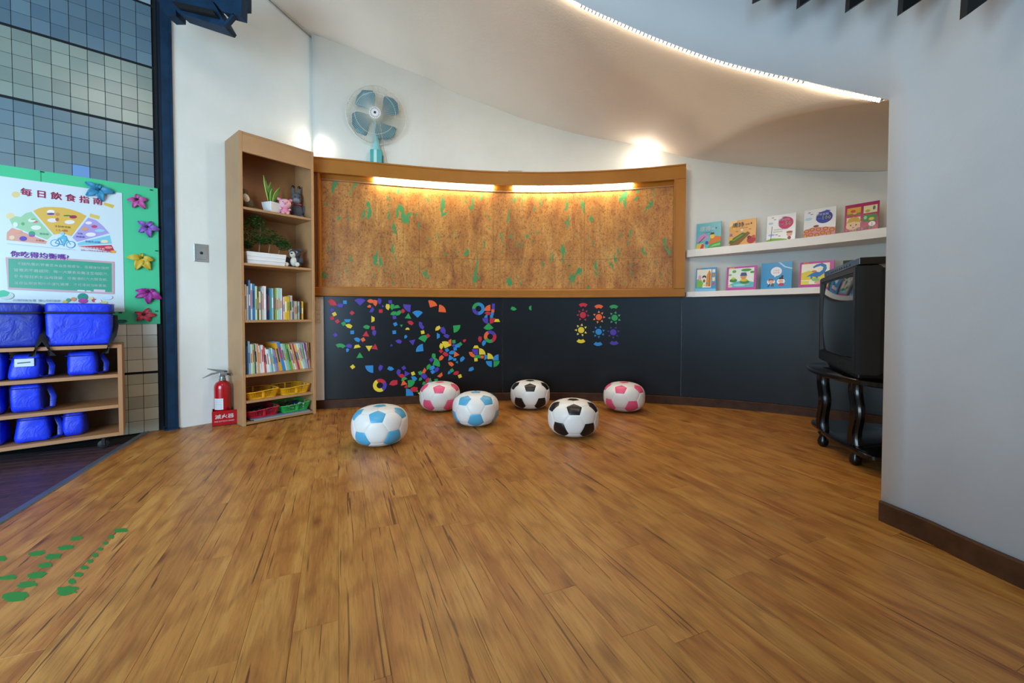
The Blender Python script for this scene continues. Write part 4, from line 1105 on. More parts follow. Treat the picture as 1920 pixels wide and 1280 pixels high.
# ---------------- switch plate and outlets ----------------
STEEL = mat('polished_steel', 'C8CCCE', 0.18, 0.9)
t0, z0 = plane_hit(363.5, 490, WA, BD); t1, z1 = plane_hit(390, 459, WA, BD)
sp = thing('button_plate', 'square polished steel plate with a black button on the white wall', 'wall plate', WA + BD * (t0 + t1) / 2 - BN * 0.0003 + Vector((0, 0, (z0 + z1) / 2)), brz)
hw, hh = (t1 - t0) / 2, (z1 - z0) / 2
box('plate', (-hw, -0.006, -hh, hw, 0, hh), STEEL, sp, 0.003, 2)
box('inner_plate', (-hw * 0.72, -0.0095, -hh * 0.72, hw * 0.72, -0.0062, hh * 0.72), STEEL, sp, 0.002, 1)
V, Fc = ellip_v((0, -0.0100, 0), (0.010, 0.006, 0.010), 14); mesh('button', V, Fc, mat('pin_black', '1C1C1E'), sp, True)
for (va, vb, nm, lab, kind) in ((556, 581, 'wall_switch', 'cream double switch plate beside the bookcase, above the outlet', 's'), (582.5, 605, 'wall_outlet', 'cream socket plate beside the bookcase, below the switch', 'o')):
    sa_, za_ = hitC(592, vb, -0.004); sb_, zb_ = hitC(602, va, -0.004)
    p = C((sa_ + sb_) / 2, -0.0036, (za_ + zb_) / 2)
    t = thing(nm, lab, 'switch' if kind == 's' else 'outlet', p, Cang((sa_ + sb_) / 2))
    hw, hh = abs(sb_ - sa_) / 2, (zb_ - za_) / 2
    box('plate', (-hw, -0.006, -hh, hw, 0, hh), mat('cream_plastic', 'DDD6C0', 0.4), t, 0.002, 1)
    if kind == 's':
        for k in (-1, 1): box('rocker', (-hw * 0.6, -0.0095, k * hh * 0.42 - hh * 0.34, hw * 0.6, -0.0062, k * hh * 0.42 + hh * 0.34), mat('cream_plastic', 'DDD6C0'), t, 0.001, 1)
    else:
        for k in (-1, 1):
            for j in (-1, 1): box('slot', (j * hw * 0.28 - 0.0012, -0.0068, k * hh * 0.45 - 0.006, j * hw * 0.28 + 0.0012, -0.0061, k * hh * 0.45 + 0.006), mat('pin_black', '1C1C1E'), t)

# ---------------- poster board on the tiled wall ----------------
RD = -TBD
def tw(u, v, off=0.0):
    t, z = plane_hit(u, v, P0 + TN * off, RD); return t, z
tang = math.atan2(RD.y, RD.x)
a1, zt_ = tw(296, 353, 0.012); _, zb_ = tw(296, 607, 0.012); a0 = -0.98
pbd = thing('notice_board', 'green card notice board on the blue tiled wall at far left', 'notice board', P0 + TN * 0.0025 + Vector((0, 0, zb_)), tang)
box('board_sheet', (a0, -0.008, 0, a1, 0, zt_ - zb_), mat('mint_card', '3FC08C', 0.55), pbd, 0.001, 1)
sx_ = tw(75, 320, 0.012)[0]
box('joint_strip', (sx_, -0.0095, 0.5, sx_ + 0.004, -0.0082, zt_ - zb_), mat('mint_dark', '2E9C74', 0.6), pbd)
for (u, v) in ((78, 322), (283, 356), (298, 470), (298, 583), (225, 586)):
    a, z = tw(min(u, 293), v, 0.012); box('cable_tie', (a - 0.006, -0.012, z - zb_ - 0.003, a + 0.010, -0.0085, z - zb_ + 0.003), mat('tie_black', '101214', 0.5), pbd)
POF = 0.0125
pr1, pzt = tw(228.8, 362, POF); _, pzb = tw(230, 584, POF)
pst = thing('poster', 'white daily diet guide poster with food fan and red title on the green board', 'poster', P0 + TN * POF, tang)
box('paper', (-0.82, -0.0008, pzb, pr1, 0.0006, pzt), mat('poster_paper', 'CFDDE4', 0.4), pst)
def Z1(x, y): return tw(x / 6.194, 300 + y / 6.194, POF)
def Z2(x, y): return tw(x / 6.194, 450 + y / 6.194, POF)
def fit(text, q, pL, pR, bold=0.0, gap=None):
    (xa, za), (xb, zb) = q(*pL), q(*pR)
    tv, _ = text_geo(text, bold); x0 = min(p[0] for p in tv); x1 = max(p[0] for p in tv)
    s = (xb - xa) / (x1 - x0)
    return ('T', text, (xa + xb) / 2, (za + zb) / 2, s, bold)
def pg(q, *pts): return [q(*p) for p in pts]
def ell(q, x, y, rx, ry):
    return [q(x + rx * math.cos(2 * PI * i / 14), y + ry * math.sin(2 * PI * i / 14)) for i in range(14)]
sh = []
sh += [('E0C98A', ell(Z1, 185, 400, 50, 35)), ('E3CF9A', ell(Z1, 120, 650, 50, 40)), ('D9B84A', pg(Z1, (1210, 490), (1330, 525), (1310, 560), (1200, 520))), ('DCC060', pg(Z1, (1045, 620), (1160, 650), (1150, 690), (1040, 660)))]
sh += [('9BC9A0', pg(Z1, (150, 770), (110, 690), (180, 650), (240, 660), (300, 615), (365, 600), (608, 872), (545, 925)))]
sh += [('D99A8A', pg(Z1, (75, 930), (80, 840), (140, 785), (550, 945), (530, 975), (130, 935)))]
sh += [('DDB24A', pg(Z1, (385, 590), (450, 560), (520, 545), (620, 545), (720, 550), (830, 575), (930, 610), (1005, 650), (830, 885), (735, 850), (625, 865)))]
sh += [('A99CD8', pg(Z1, (1025, 668), (1120, 700), (1200, 770), (1270, 850), (895, 950), (840, 900)))]
sh += [('7CC4DC', pg(Z1, (1275, 872), (1300, 970), (905, 992), (900, 962)))]
sh += [('B82C4A', pg(Z1, (905, 1000), (1295, 985), (1345, 1080), (1250, 1058)))]
for (c, x, y, rx, ry) in (('EFEAF0', 590, 600, 45, 22), ('6A4A9C', 590, 625, 45, 14), ('C98A5A', 670, 630, 26, 20), ('A02A44', 850, 660, 45, 20), ('3E7A3A', 780, 645, 45, 8), ('E8DFE2', 610, 700, 60, 24), ('B8603A', 665, 690, 22, 20), ('E9E2EE', 810, 720, 60, 24), ('D86A7A', 400, 715, 40, 14), ('DCE8D8', 370, 700, 45, 22), ('4E9A5A', 385, 688, 30, 7), ('E2E4DC', 420, 785, 60, 26), ('D9E8DA', 180, 750, 30, 30), ('5AA86A', 265, 740, 18, 18), ('2E9A7A', 370, 855, 38, 30), ('9A4AA0', 370, 878, 34, 14), ('5A3CB0', 270, 912, 44, 28), ('E8C8A0', 140, 900, 34, 24), ('E39A7A', 200, 830, 60, 20), ('E8E0EA', 1030, 730, 40, 18), ('C83A6A', 1095, 772, 34, 16), ('D99A6A', 985, 800, 42, 22), ('E9E4F0', 1055, 865, 60, 24), ('9CCBE0', 1160, 820, 60, 18), ('E8D8B0', 1215, 945, 45, 18), ('E9A83A', 1310, 1065, 36, 16), ('E88A8A', 1260, 1015, 44, 14)):
    sh.append((c, ell(Z1, x, y, rx, ry)))
sh += [('C23B6A', fit('每 日 飲 食 指 南', Z1, (236, 362), (1192, 488), 0.024))]
for tx, a, b, c in (('全穀根莖類', (635, 765), (820, 785), '8A5A2A'), ('1.5-4碗', (655, 808), (785, 825), 'B8503A'), ('蔬菜類', (460, 850), (565, 868), '2E8A8A'), ('水果類', (415, 925), (515, 945), 'A03A4A'), ('豆魚', (900, 850), (960, 858), '4A3A8A'), ('肉蛋類', (885, 888), (985, 896), '4A3A8A'), ('低脂乳品類', (990, 945), (1165, 955), '1E5A9A'), ('油脂與堅果種子類', (935, 1012), (1215, 1035), 'F0D8E0'), ('油脂3-7茶匙及堅果種子類1份', (935, 1040), (1300, 1072), 'B84A6A')):
    sh.append((c, fit(tx, Z1, a, b, 0.0)))
for (x, y) in ((640, 963), (822, 982)):
    sh.append(('2E9ACB', ell(Z1, x, y, 54, 42))); sh.append(('CFDDE4', ell(Z1, x, y, 44, 34)))
def bar(q, x0, y0, x1, y1, w_):
    d = Vector((x1 - x0, y1 - y0)).normalized(); n = Vector((-d.y, d.x)) * w_
    return pg(q, (x0 + n.x, y0 + n.y), (x1 + n.x, y1 + n.y), (x1 - n.x, y1 - n.y), (x0 - n.x, y0 - n.y))
for b_ in ((640, 963, 690, 905), (690, 905, 775, 920), (640, 963, 735, 985), (735, 985, 775, 920), (775, 920, 822, 982), (690, 905, 735, 985), (760, 880, 775, 920), (735, 985, 745, 1000)):
    sh.append(('2E9ACB', bar(Z1, *b_, 5)))
sh += [('5BB4D6', pg(Z1, (660, 915), (700, 893), (735, 870), (780, 905), (760, 960), (740, 990), (725, 960), (740, 920))), ('8CCBE8', ell(Z1, 725, 855, 24, 20))]
sh += [('B0A8C0', bar(Z1, 80, 970, 880, 1045, 1.6))]
sh += [('C9A0A8', pg(Z2, (65, 200), (800, 215), (1325, 252), (1325, 628), (95, 572))), ('3A9C80', pg(Z2, (98, 215), (800, 235), (1298, 270), (1302, 605), (105, 550)))]
sh += [('8A3CB8', fit('你吃得均衡嗎?', Z2, (120, 168), (800, 190), 0.022))]
for tx, a, b in (('身體所需的營養素來自各類食物，各類食物提供', (195, 264), (1265, 336)), ('營養素不盡相同，每一大類食物無法互相取代，', (160, 336), (1262, 404)), ('參考每日飲食指南建議，均衡攝取六大類食物，', (165, 412), (1258, 468)), ('並在各類食物中多樣化選擇，才可得到均衡營養。', (165, 486), (1252, 540))):
    sh.append(('DCEBE4', fit(tx, Z2, a, b, 0.006)))
sh += [('E4E8EA', bar(Z2, 900, 585, 985, 590, 7)), ('E4E8EA', bar(Z2, 1005, 590, 1055, 593, 5)), ('DCC8D0', bar(Z2, 1090, 585, 1222, 592, 14))]
sh += [('BFC8C6', ell(Z2, 75, 645, 90, 45)), ('35B48A', pg(Z2, (-60, 600), (40, 580), (120, 610), (90, 650), (0, 665), (-60, 660)))]
for (c, x, y, rx, ry) in (('D8C050', 760, 715, 34, 18), ('4AA07A', 795, 695, 26, 20), ('D8946A', 855, 685, 32, 22), ('1F8A78', 960, 660, 60, 44), ('B83A9A', 965, 705, 56, 28), ('C84A6A', 1095, 700, 30, 20), ('E3D090', 1060, 675, 26, 16), ('C8DCF0', 1255, 665, 54, 26), ('D8D070', 1210, 725, 40, 16), ('B04A5A', 1300, 750, 24, 10), ('E8E8F0', 1140, 710, 40, 22)):
    sh.append((c, ell(Z2, x, y, rx, ry)))
sh += [('7C8CA0', fit('行政院衛生署  關心您的健康', Z2, (150, 690), (700, 712), 0.0))]
picture('printed_design', sh, lambda x, y, L: Vector((x, -0.0010 - 0.00006 * L, y)), pst)

# ---- paper flowers ----
FLW = [('2E86B0', '1E4A6A', Z1, (1140, 343), [(990, 258), (1160, 280), (1335, 385), (1195, 485), (1000, 415)], 'large blue paper flower over the corner of the poster title'),
       ('B8509A', '2A1020', Z1, (1585, 460), [(1475, 465), (1590, 395), (1718, 465), (1690, 572), (1545, 555)], 'pink paper flower at the top right of the green board'),
       ('8456B4', '2A1838', Z1, (1703, 775), [(1598, 710), (1765, 715), (1862, 815), (1740, 900), (1612, 840)], 'purple paper flower below the pink one on the green board'),
       ('C8AA2E', '6A5A10', Z2, (1640, 205), [(1470, 200), (1645, 152), (1790, 240), (1745, 350), (1580, 345)], 'yellow paper flower halfway down the right edge of the green board'),
       ('98288A', '381030', Z2, (1720, 595), [(1572, 585), (1572, 668), (1722, 742), (1882, 690), (1800, 575), (1680, 560)], 'magenta paper flower with six drooping petals below the yellow one'),
       ('C23A50', '2A2020', Z2, (1668, 860), [(1562, 838), (1730, 790), (1815, 872), (1742, 945), (1590, 938)], 'red paper flower near the bottom right corner of the green board')]
for col, cc, q, c, tips, lab_ in FLW:
    a, z = q(*c)
    fpos = P0 + RD * a + TN * 0.0175 + Vector((0, 0, z))
    t = thing('paper_flower', lab_, 'paper flower', fpos, tang, 'paper flowers on the green board')
    m = mat('petal_' + col, col, 0.5)
    for tip in tips:
        ta, tz = q(*tip); dx, dz = ta - a, tz - z; L_ = math.hypot(dx, dz); ux, uz = dx / L_, dz / L_
        V = []; Fc = []; n = 7
        for i in range(n + 1):
            f = i / n; w_ = L_ * 0.24 * math.sin(PI * (0.12 + 0.86 * f) ** 0.9) + 0.002
            lift = -0.004 - 0.016 * math.sin(PI * f)
            for k in (-1, -0.5, 0, 0.5, 1):
                V.append((ux * L_ * f - uz * w_ * k, lift - 0.006 * (abs(k)) + 0.004, uz * L_ * f + ux * w_ * k))
        for i in range(n):
            for k in range(4): Fc.append((i * 5 + k, i * 5 + 5 + k, i * 5 + 6 + k, i * 5 + k + 1))
        p_ = mesh('petal', V, Fc, m, t, True)
        md = p_.modifiers.new('thickness', 'SOLIDIFY'); md.thickness = 0.0015
    ellip('flower_centre', (0, -0.012, 0), (0.010, 0.008, 0.008), mat('centre_' + cc, cc, 0.7), t, 10)
# dark leaf scrap at the bottom of the board
a, z = Z2(1410, 940)
t = thing('paper_leaf', 'small dark blue-green paper leaf at the bottom edge of the green board', 'paper leaf', P0 + RD * a + TN * 0.0135 + Vector((0, 0, z)), tang)
mesh('blade', [(-0.03, 0, -0.004), (-0.01, -0.006, 0.010), (0.02, -0.008, 0.008), (0.032, -0.002, -0.002), (0.012, -0.006, -0.009), (-0.012, -0.004, -0.010)], [(0, 1, 2, 3, 4, 5)], mat('leaf_teal', '1F5A6A', 0.6), t)

# ---------------- low rolling shelf with blue cooler bags ----------------
FR = at(232, 818, 2.50); FR.z = 0
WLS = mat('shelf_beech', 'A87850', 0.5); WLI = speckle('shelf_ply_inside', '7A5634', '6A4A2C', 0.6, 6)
su = thing('rolling_shelf', 'low open wooden shelf unit on castors holding blue bags', 'shelf unit', FR, tang)
def sp_(u, v, d=0.0): return plane_hit(u, v, FR + Vector((RD.y * -1, RD.x, 0)) * d, RD)
UL = 1.05; UD = 0.30; zt = 0.622; th = 0.020
z1_ = sp_(223, 701)[1]; z2_ = sp_(223, 758)[1]; z3_ = sp_(223, 810)[1]; z0b = z3_ - 0.02
box('side_panel', (-th, 0, z0b, 0, UD, zt), WLS, su, 0.001, 1)
box('side_panel', (-UL, 0, z0b, -UL + th, UD, zt), WLS, su, 0.001, 1)
box('top_board', (-UL + th, 0, zt - th, -th, UD, zt), WLS, su, 0.001, 1)
for z in (z1_, z2_, z3_): box('shelf', (-UL + th, 0.001, z - th, -th, UD - 0.006, z), WLS, su, 0.001, 1)
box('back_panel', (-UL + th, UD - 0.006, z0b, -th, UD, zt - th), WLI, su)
for x in (-0.09, -UL + 0.09):
    for y in (0.05, UD - 0.05):
        c_ = box('caster_plate', (x - 0.022, y - 0.022, z0b - 0.004, x + 0.022, y + 0.022, z0b), mat('castor_steel', '5A5C60', 0.4, 0.6), su)
        V, Fc = lathe_v([(0.022, -0.010), (0.0265, -0.007), (0.0265, 0.007), (0.022, 0.010)], 20)
        R9 = Matrix.Rotation(PI / 2, 3, 'X')
        mesh('caster_wheel', [R9 @ Vector(v) + Vector((x, y, 0.027)) for v in V], Fc, BLACKM, su, True)
        box('caster_fork', (x - 0.008, y - 0.016, 0.02, x + 0.008, y + 0.016, z0b - 0.004), mat('castor_black', '141416', 0.5), su, 0.002, 1)

def cloth_mat(name, c, c2):
    m, nt, b, L = newmat(name)
    tc = nt.nodes.new('ShaderNodeTexCoord')
    n = noise_n(nt, tc.outputs['Object'], 9, 4, 0.6, 1.0)
    r = ramp(nt, [(0.3, H(c2)), (0.65, H(c))]); L(n, r.inputs[0]); L(r.outputs[0], b.inputs['Base Color'])
    b.inputs['Roughness'].default_value = 0.45
    bp = nt.nodes.new('ShaderNodeBump'); bp.inputs['Strength'].default_value = 0.35; bp.inputs['Distance'].default_value = 0.012
    L(noise_n(nt, tc.outputs['Object'], 14, 3, 0.6, 1.5), bp.inputs['Height']); L(bp.outputs[0], b.inputs['Normal'])
    return m
BLUEC = cloth_mat('royal_blue_nylon', '1238E8', '0C28C0'); BLUED = cloth_mat('navy_blue_nylon', '0C2AA8', '081C7C'); STRP = mat('black_webbing', '0B0C12', 0.7)
def soft_v(sx, sy, sz, seed=0, amp=0.008, e=0.22, taper=0.0):
    """soft rounded box standing on z=0"""
    V, Fc = ellip_v((0, 0, 0), (1, 1, 1), 40, None, e)
    out = []
    for v in V:
        v = Vector(v); k = 1 - taper * (v.z * 0.5 + 0.5)
        p = Vector((v.x * sx / 2 * k, v.y * sy / 2 * k, (v.z + 1) / 2 * sz))
        nz = noise.noise(Vector((p.x * 7 + seed, p.y * 7, p.z * 7))) + 0.35 * noise.noise(Vector((p.x * 18 + seed, p.y * 18, p.z * 18)))
        p += Vector((v.x, v.y, v.z * 0.6 if v.z > -0.9 else 0)) * nz * amp
        p.z = max(p.z, 0.0)
        out.append(p)
    return out, Fc
def cooler(x, y, z, sx, sy, sz, label, m, group='large cooler bags on top of the shelf unit', seed=0):
    p = FR + RD * x + Vector((-RD.y, RD.x, 0)) * y + Vector((0, 0, z))
    t = thing('cooler_bag', label, 'bag', p, tang, group)
    V, Fc = soft_v(sx, sy, sz * 0.80, seed, 0.0025, 0.16); mesh('body', V, Fc, m, t, True)
    V, Fc = soft_v(sx * 1.01, sy * 1.01, sz * 0.24, seed + 4, 0.0015, 0.22); mesh('lid', [v + Vector((0, 0, sz * 0.775)) for v in V], Fc, m, t, True)
    N = 48; pts = []
    for i in range(N):
        a = 2 * PI * i / N; c, s = math.cos(a), math.sin(a)
        pts.append((math.copysign(abs(c) ** 0.16, c) * sx / 2 * 1.012, math.copysign(abs(s) ** 0.16, s) * sy / 2 * 1.02, sz * 0.785))
    tube('zip_band', pts, 0.005, STRP, t, 6, True, flat=(0.004, 0.006))
    for sgn in (-1, 1):
        xx = sgn * (sx / 2 + 0.004)
        tube('strap', [(xx, 0.05, sz * 0.72), (xx + sgn * 0.006, -0.02, sz * 0.45), (xx + sgn * 0.002, -sy / 2 - 0.016, 0.05), (xx - sgn * 0.02, -sy / 2 - 0.030, -0.004), (xx - sgn * 0.035, -sy / 2 - 0.030, -0.05), (xx - sgn * 0.02, -sy / 2 - 0.026, -0.02)], 0.01, STRP, t, 8, flat=(0.014, 0.003))
    return t
xA, _ = sp_(83, 640); xB, zB = sp_(209, 572)
cooler((xA + xB) / 2, 0.14, zt + 0.002, xB - xA, 0.25, 0.240, 'bright blue cooler bag with black zip, the right one on top of the shelf unit', BLUEC, seed=1)
cooler(xA - 0.165, 0.15, zt + 0.002, 0.30, 0.26, 0.238, 'darker blue cooler bag at the left edge, on top of the shelf unit', BLUED, seed=7)
def small_bag(u0, u1, vt, zs, label, seed, hang=True, card=False, depth=0.20, y=0.11):
    xa, _ = sp_(u0, 700, 0.03); xb, zt2 = sp_(u1, vt, 0.03)
    _, zt2 = sp_((u0 + u1) / 2, vt, 0.03)
    w_ = xb - xa; h_ = zt2 - zs - 0.002
    p = FR + RD * (xa + xb) / 2 + Vector((-RD.y, RD.x, 0)) * (y + 0.02) + Vector((0, 0, zs + 0.001))
    t = thing('lunch_bag', label, 'bag', p, tang, 'small blue lunch bags inside the shelf unit')
    m = BLUEC if seed % 3 else BLUED
    V, Fc = soft_v(w_ * 0.96, depth, h_ * 0.97, seed, 0.014, 0.34, 0.08); mesh('body', V, Fc, BLUEC, t, True)
    tube('zip_line', [(math.copysign(abs(math.cos(2 * PI * i / 40)) ** 0.34, math.cos(2 * PI * i / 40)) * w_ * 0.46, math.copysign(abs(math.sin(2 * PI * i / 40)) ** 0.34, math.sin(2 * PI * i / 40)) * depth * 0.47, h_ * 0.80) for i in range(40)], 0.003, BLUED, t, 6, True)
    if hang:
        tube('strap', [(w_ * 0.46, 0, h_ * 0.75), (w_ * 0.56, -0.02, h_ * 0.80), (w_ * 0.72, -0.05, h_ * 0.45), (w_ * 0.70, -0.07, h_ * 0.12), (w_ * 0.50, -depth * 0.52, 0.012), (w_ * 0.42, -depth * 0.54, 0.02)], 0.01, BLUED, t, 8, flat=(0.013, 0.003))
    if card:
        box('name_card', (-w_ * 0.28, -depth * 0.52, h_ * 0.50, w_ * 0.26, -depth * 0.505, h_ * 0.80), mat('card_white', 'C8D4DC', 0.3), t, 0.001, 1)
        picture('card_writing', [('4A5460', bar(lambda x, y: (x, y), -w_ * 0.2, h_ * 0.64, w_ * 0.16, h_ * 0.66, 0.003))], lambda x, y, L: Vector((x, -depth * 0.522, y)), t)
    return t
small_bag(118, 184, 657, z1_, 'crinkled blue lunch bag at the right of the upper compartment', 2)
small_bag(12, 80, 662, z1_, 'blue lunch bag with a white name card in the upper compartment', 4, True, True)
small_bag(-38, 6, 660, z1_, 'blue lunch bag cut by the left edge in the upper compartment', 5, False)
small_bag(10, 82, 717, z2_, 'plump blue lunch bag with looped strap in the middle compartment', 7)
small_bag(-60, 4, 719, z2_, 'blue lunch bag cut by the left edge in the middle compartment', 8, False)
small_bag(22, 96, 776, z3_, 'slumped blue lunch bag in the bottom compartment, left of the pointed one', 10)
small_bag(108, 160, 770, z3_, 'pointed blue lunch bag standing at the right of the bottom compartment', 11, False, False, 0.17)
small_bag(-60, 8, 785, z3_, 'blue lunch bag cut by the left edge in the bottom compartment', 13, False)

# ---------------- inflatable-looking football poufs ----------------
def pouf(base, rotdeg, col, colname, label):
    t = thing('ball_pouf', label, 'pouf', base, math.radians(rotdeg), 'round football-patterned poufs on the floor')
    ph = (1 + 5 ** 0.5) / 2
    # icosahedron with a vertex on top
    ico = [Vector((0, 0, 1))]; zz = 1 / 5 ** 0.5; rr_ = 2 / 5 ** 0.5
    for k in range(5): ico.append(Vector((rr_ * math.cos(2 * PI * k / 5), rr_ * math.sin(2 * PI * k / 5), zz)))
    for k in range(5): ico.append(Vector((rr_ * math.cos(2 * PI * (k + .5) / 5), rr_ * math.sin(2 * PI * (k + .5) / 5), -zz)))
    ico.append(Vector((0, 0, -1)))
    el = min((ico[0] - v).length for v in ico[1:6])
    nb = {i: [j for j in range(12) if j != i and abs((ico[i] - ico[j]).length - el) < 0.01] for i in range(12)}
    faces = []
    for i in range(12):
        c = ico[i]; a = c.orthogonal().normalized(); b = c.cross(a)
        ns = sorted(nb[i], key=lambda j: math.atan2((ico[j] - c).dot(b), (ico[j] - c).dot(a)))
        faces.append(('p', [c.lerp(ico[j], 1 / 3) for j in ns]))
    seen = set()
    for i in range(12):
        for j in nb[i]:
            for k in nb[i]:
                if k in nb[j]:
                    key = tuple(sorted((i, j, k)))
                    if key in seen: continue
                    seen.add(key); x, y, z = key
                    if (ico[y] - ico[x]).cross(ico[z] - ico[x]).dot(ico[x]) < 0: y, z = z, y
                    pts = []
                    for a_, b_ in ((x, y), (y, z), (z, x)): pts += [ico[a_].lerp(ico[b_], 1 / 3), ico[a_].lerp(ico[b_], 2 / 3)]
                    faces.append(('h', pts))
    R0, Hh = 0.169, 0.1185; e = 2.75
    def prj(d, k=1.0):
        d = d.normalized(); d = Vector((d.x, d.y, d.z + 0.14 * (1 - d.z * d.z))).normalized(); rho = math.hypot(d.x, d.y)
        # widen so that the flat top keeps a small patch
        r = ((rho / R0) ** e + (abs(d.z) / Hh) ** e) ** (-1 / e)
        p = d * r * k; p.z += Hh
        if p.z < 0.0: p.z = 0.0
        return p
    W_ = mat('white_leatherette', 'E6E4E0', 0.38); Cm = mat('leatherette_' + col, col, 0.35)
    N = 7
    for kind, poly in faces:
        c = sum(poly, Vector()) / len(poly); V = []; Fc = []; m = len(poly)
        vid = {}
        def vert(i, a, b):
            # rings: a from 0 (centre) to N (edge), b along the side
            key = (i % m if 0 < a else 0, a, b) if a else (0, 0, 0)
            if a and b == a: key = ((i + 1) % m, a, 0)
            if key not in vid:
                p0 = c; p1 = poly[i % m]; p2 = poly[(i + 1) % m]
                q = c.lerp(p1.lerp(p2, b / a if a else 0), a / N)
                f = a / N; g = 1.0 - 0.016 * max(0, (f - 0.80) / 0.20) ** 2
                vid[key] = len(V); V.append(prj(q, g))
            return vid[key]
        for i in range(m):
            for a in range(N):
                for b in range(a + 1):
                    Fc.append((vert(i, a, b), vert(i, a + 1, b), vert(i, a + 1, b + 1)))
                    if b < a: Fc.append((vert(i, a, b), vert(i, a + 1, b + 1), vert(i, a, b + 1)))
        Fc = [f for f in Fc if len(set(f)) == 3]
        o = mesh('pentagon_panel' if kind == 'p' else 'hexagon_panel', V, Fc, Cm if kind == 'p' else W_, t, True)
        if kind == 'p': o['label'] = colname + ' pentagon panel'
def pbase(u, v, w_):
    p = floor(u, v); d = Vector((p.x, p.y, 0)).normalized(); return p + d * 0.115
PFS = [(713, 841.5, '55A8D0', 'sky blue', 'blue and white football pouf, the nearest one at the left', -7),
       (825, 774, 'E85A82', 'pink', 'pink and white football pouf behind the two blue ones', -3),
       (892, 803, '55A8D0', 'sky blue', 'blue and white football pouf between the pink one and the black ones', 36),
       (994, 770, '101116', 'black', 'black and white football pouf at the back in the middle', 0),
       (1074.5, 824, '101116', 'black', 'black and white football pouf, the larger nearer black one', 3),
       (1170, 775, 'E85A82', 'pink', 'pink and white football pouf standing alone at the right', -12)]
for u, v, c, n_, l_, rd in PFS:
    b_ = pbase(u, v, 0)
    az = math.degrees(math.atan2(-b_.y, -b_.x))     # direction to the viewer
    pouf(b_, az + rd, c, n_, l_)

# ---------------- foam magnets on the blackboard ----------------
MC = {'r': ('C41530', 'red'), 'b': ('1E86CC', 'blue'), 'p': ('4A30A8', 'purple'), 'o': ('F0601C', 'orange'), 'y': ('E8CC28', 'yellow'), 'g': ('1C9A48', 'green')}
def rotp(P, deg):
    a = math.radians(deg); c, s = math.cos(a), math.sin(a); return [(x * c - y * s, x * s + y * c) for x, y in P]
def cen(P):
    cx_ = sum(p[0] for p in P) / len(P); cy_ = sum(p[1] for p in P) / len(P); return [(x - cx_, y - cy_) for x, y in P]
def arcp(ro, ri, cc=False):
    P = [(ro * math.cos(math.radians(45 + 90 * i / 10)), ro * math.sin(math.radians(45 + 90 * i / 10))) for i in range(11)]
    P += [(ri * math.cos(math.radians(135 - 90 * i / 8)), ri * math.sin(math.radians(135 - 90 * i / 8))) for i in range(9)]
    return P if cc else cen(P)
def wed(R_, half=45):
    P = [(0, 0)] + [(R_ * math.cos(math.radians(270 - half + 2 * half * i / 12)), R_ * math.sin(math.radians(270 - half + 2 * half * i / 12))) for i in range(13)]
    ys = [p[1] for p in P]; my = (min(ys) + max(ys)) / 2; return [(x, y - my) for x, y in P]
SHP = {'sq': ([(-15.5, -15.5), (15.5, -15.5), (15.5, 15.5), (-15.5, 15.5)], 'square'),
       'qs': ([(-14, -14), (14, -14), (14, 14), (-14, 14)], 'square'),
       'tri': ([(-29, -20), (29, -20), (0, 30)], 'triangle'), 'trs': ([(-13, -9), (13, -9), (0, 14)], 'small triangle'),
       'wed': (wed(66), 'quarter-circle'), 'wes': (wed(50), 'quarter-circle'), 'arc': (arcp(58, 27), 'arc'), 'arr': (arcp(58, 27, True), 'arc'), 'ars': (arcp(37, 15), 'arc'),
       'trap': ([(-29, -13), (29, -13), (15, 14), (-15, 14)], 'trapezium'),
       'gem': ([(-30, -2), (-8, -18), (20, -20), (29, 6), (4, 17), (-14, 13)], 'petal-shaped'),
       'gms': ([(-18, -3), (-8, -13), (14, -12), (17, 8), (2, 14)], 'petal-shaped'),
       'dsc': ([(29 * math.cos(2 * PI * i / 24), 29 * math.sin(2 * PI * i / 24)) for i in range(24)], 'round'),
       'ray': ([(-11, -8), (11, -8), (0, 13)], 'small triangle')}
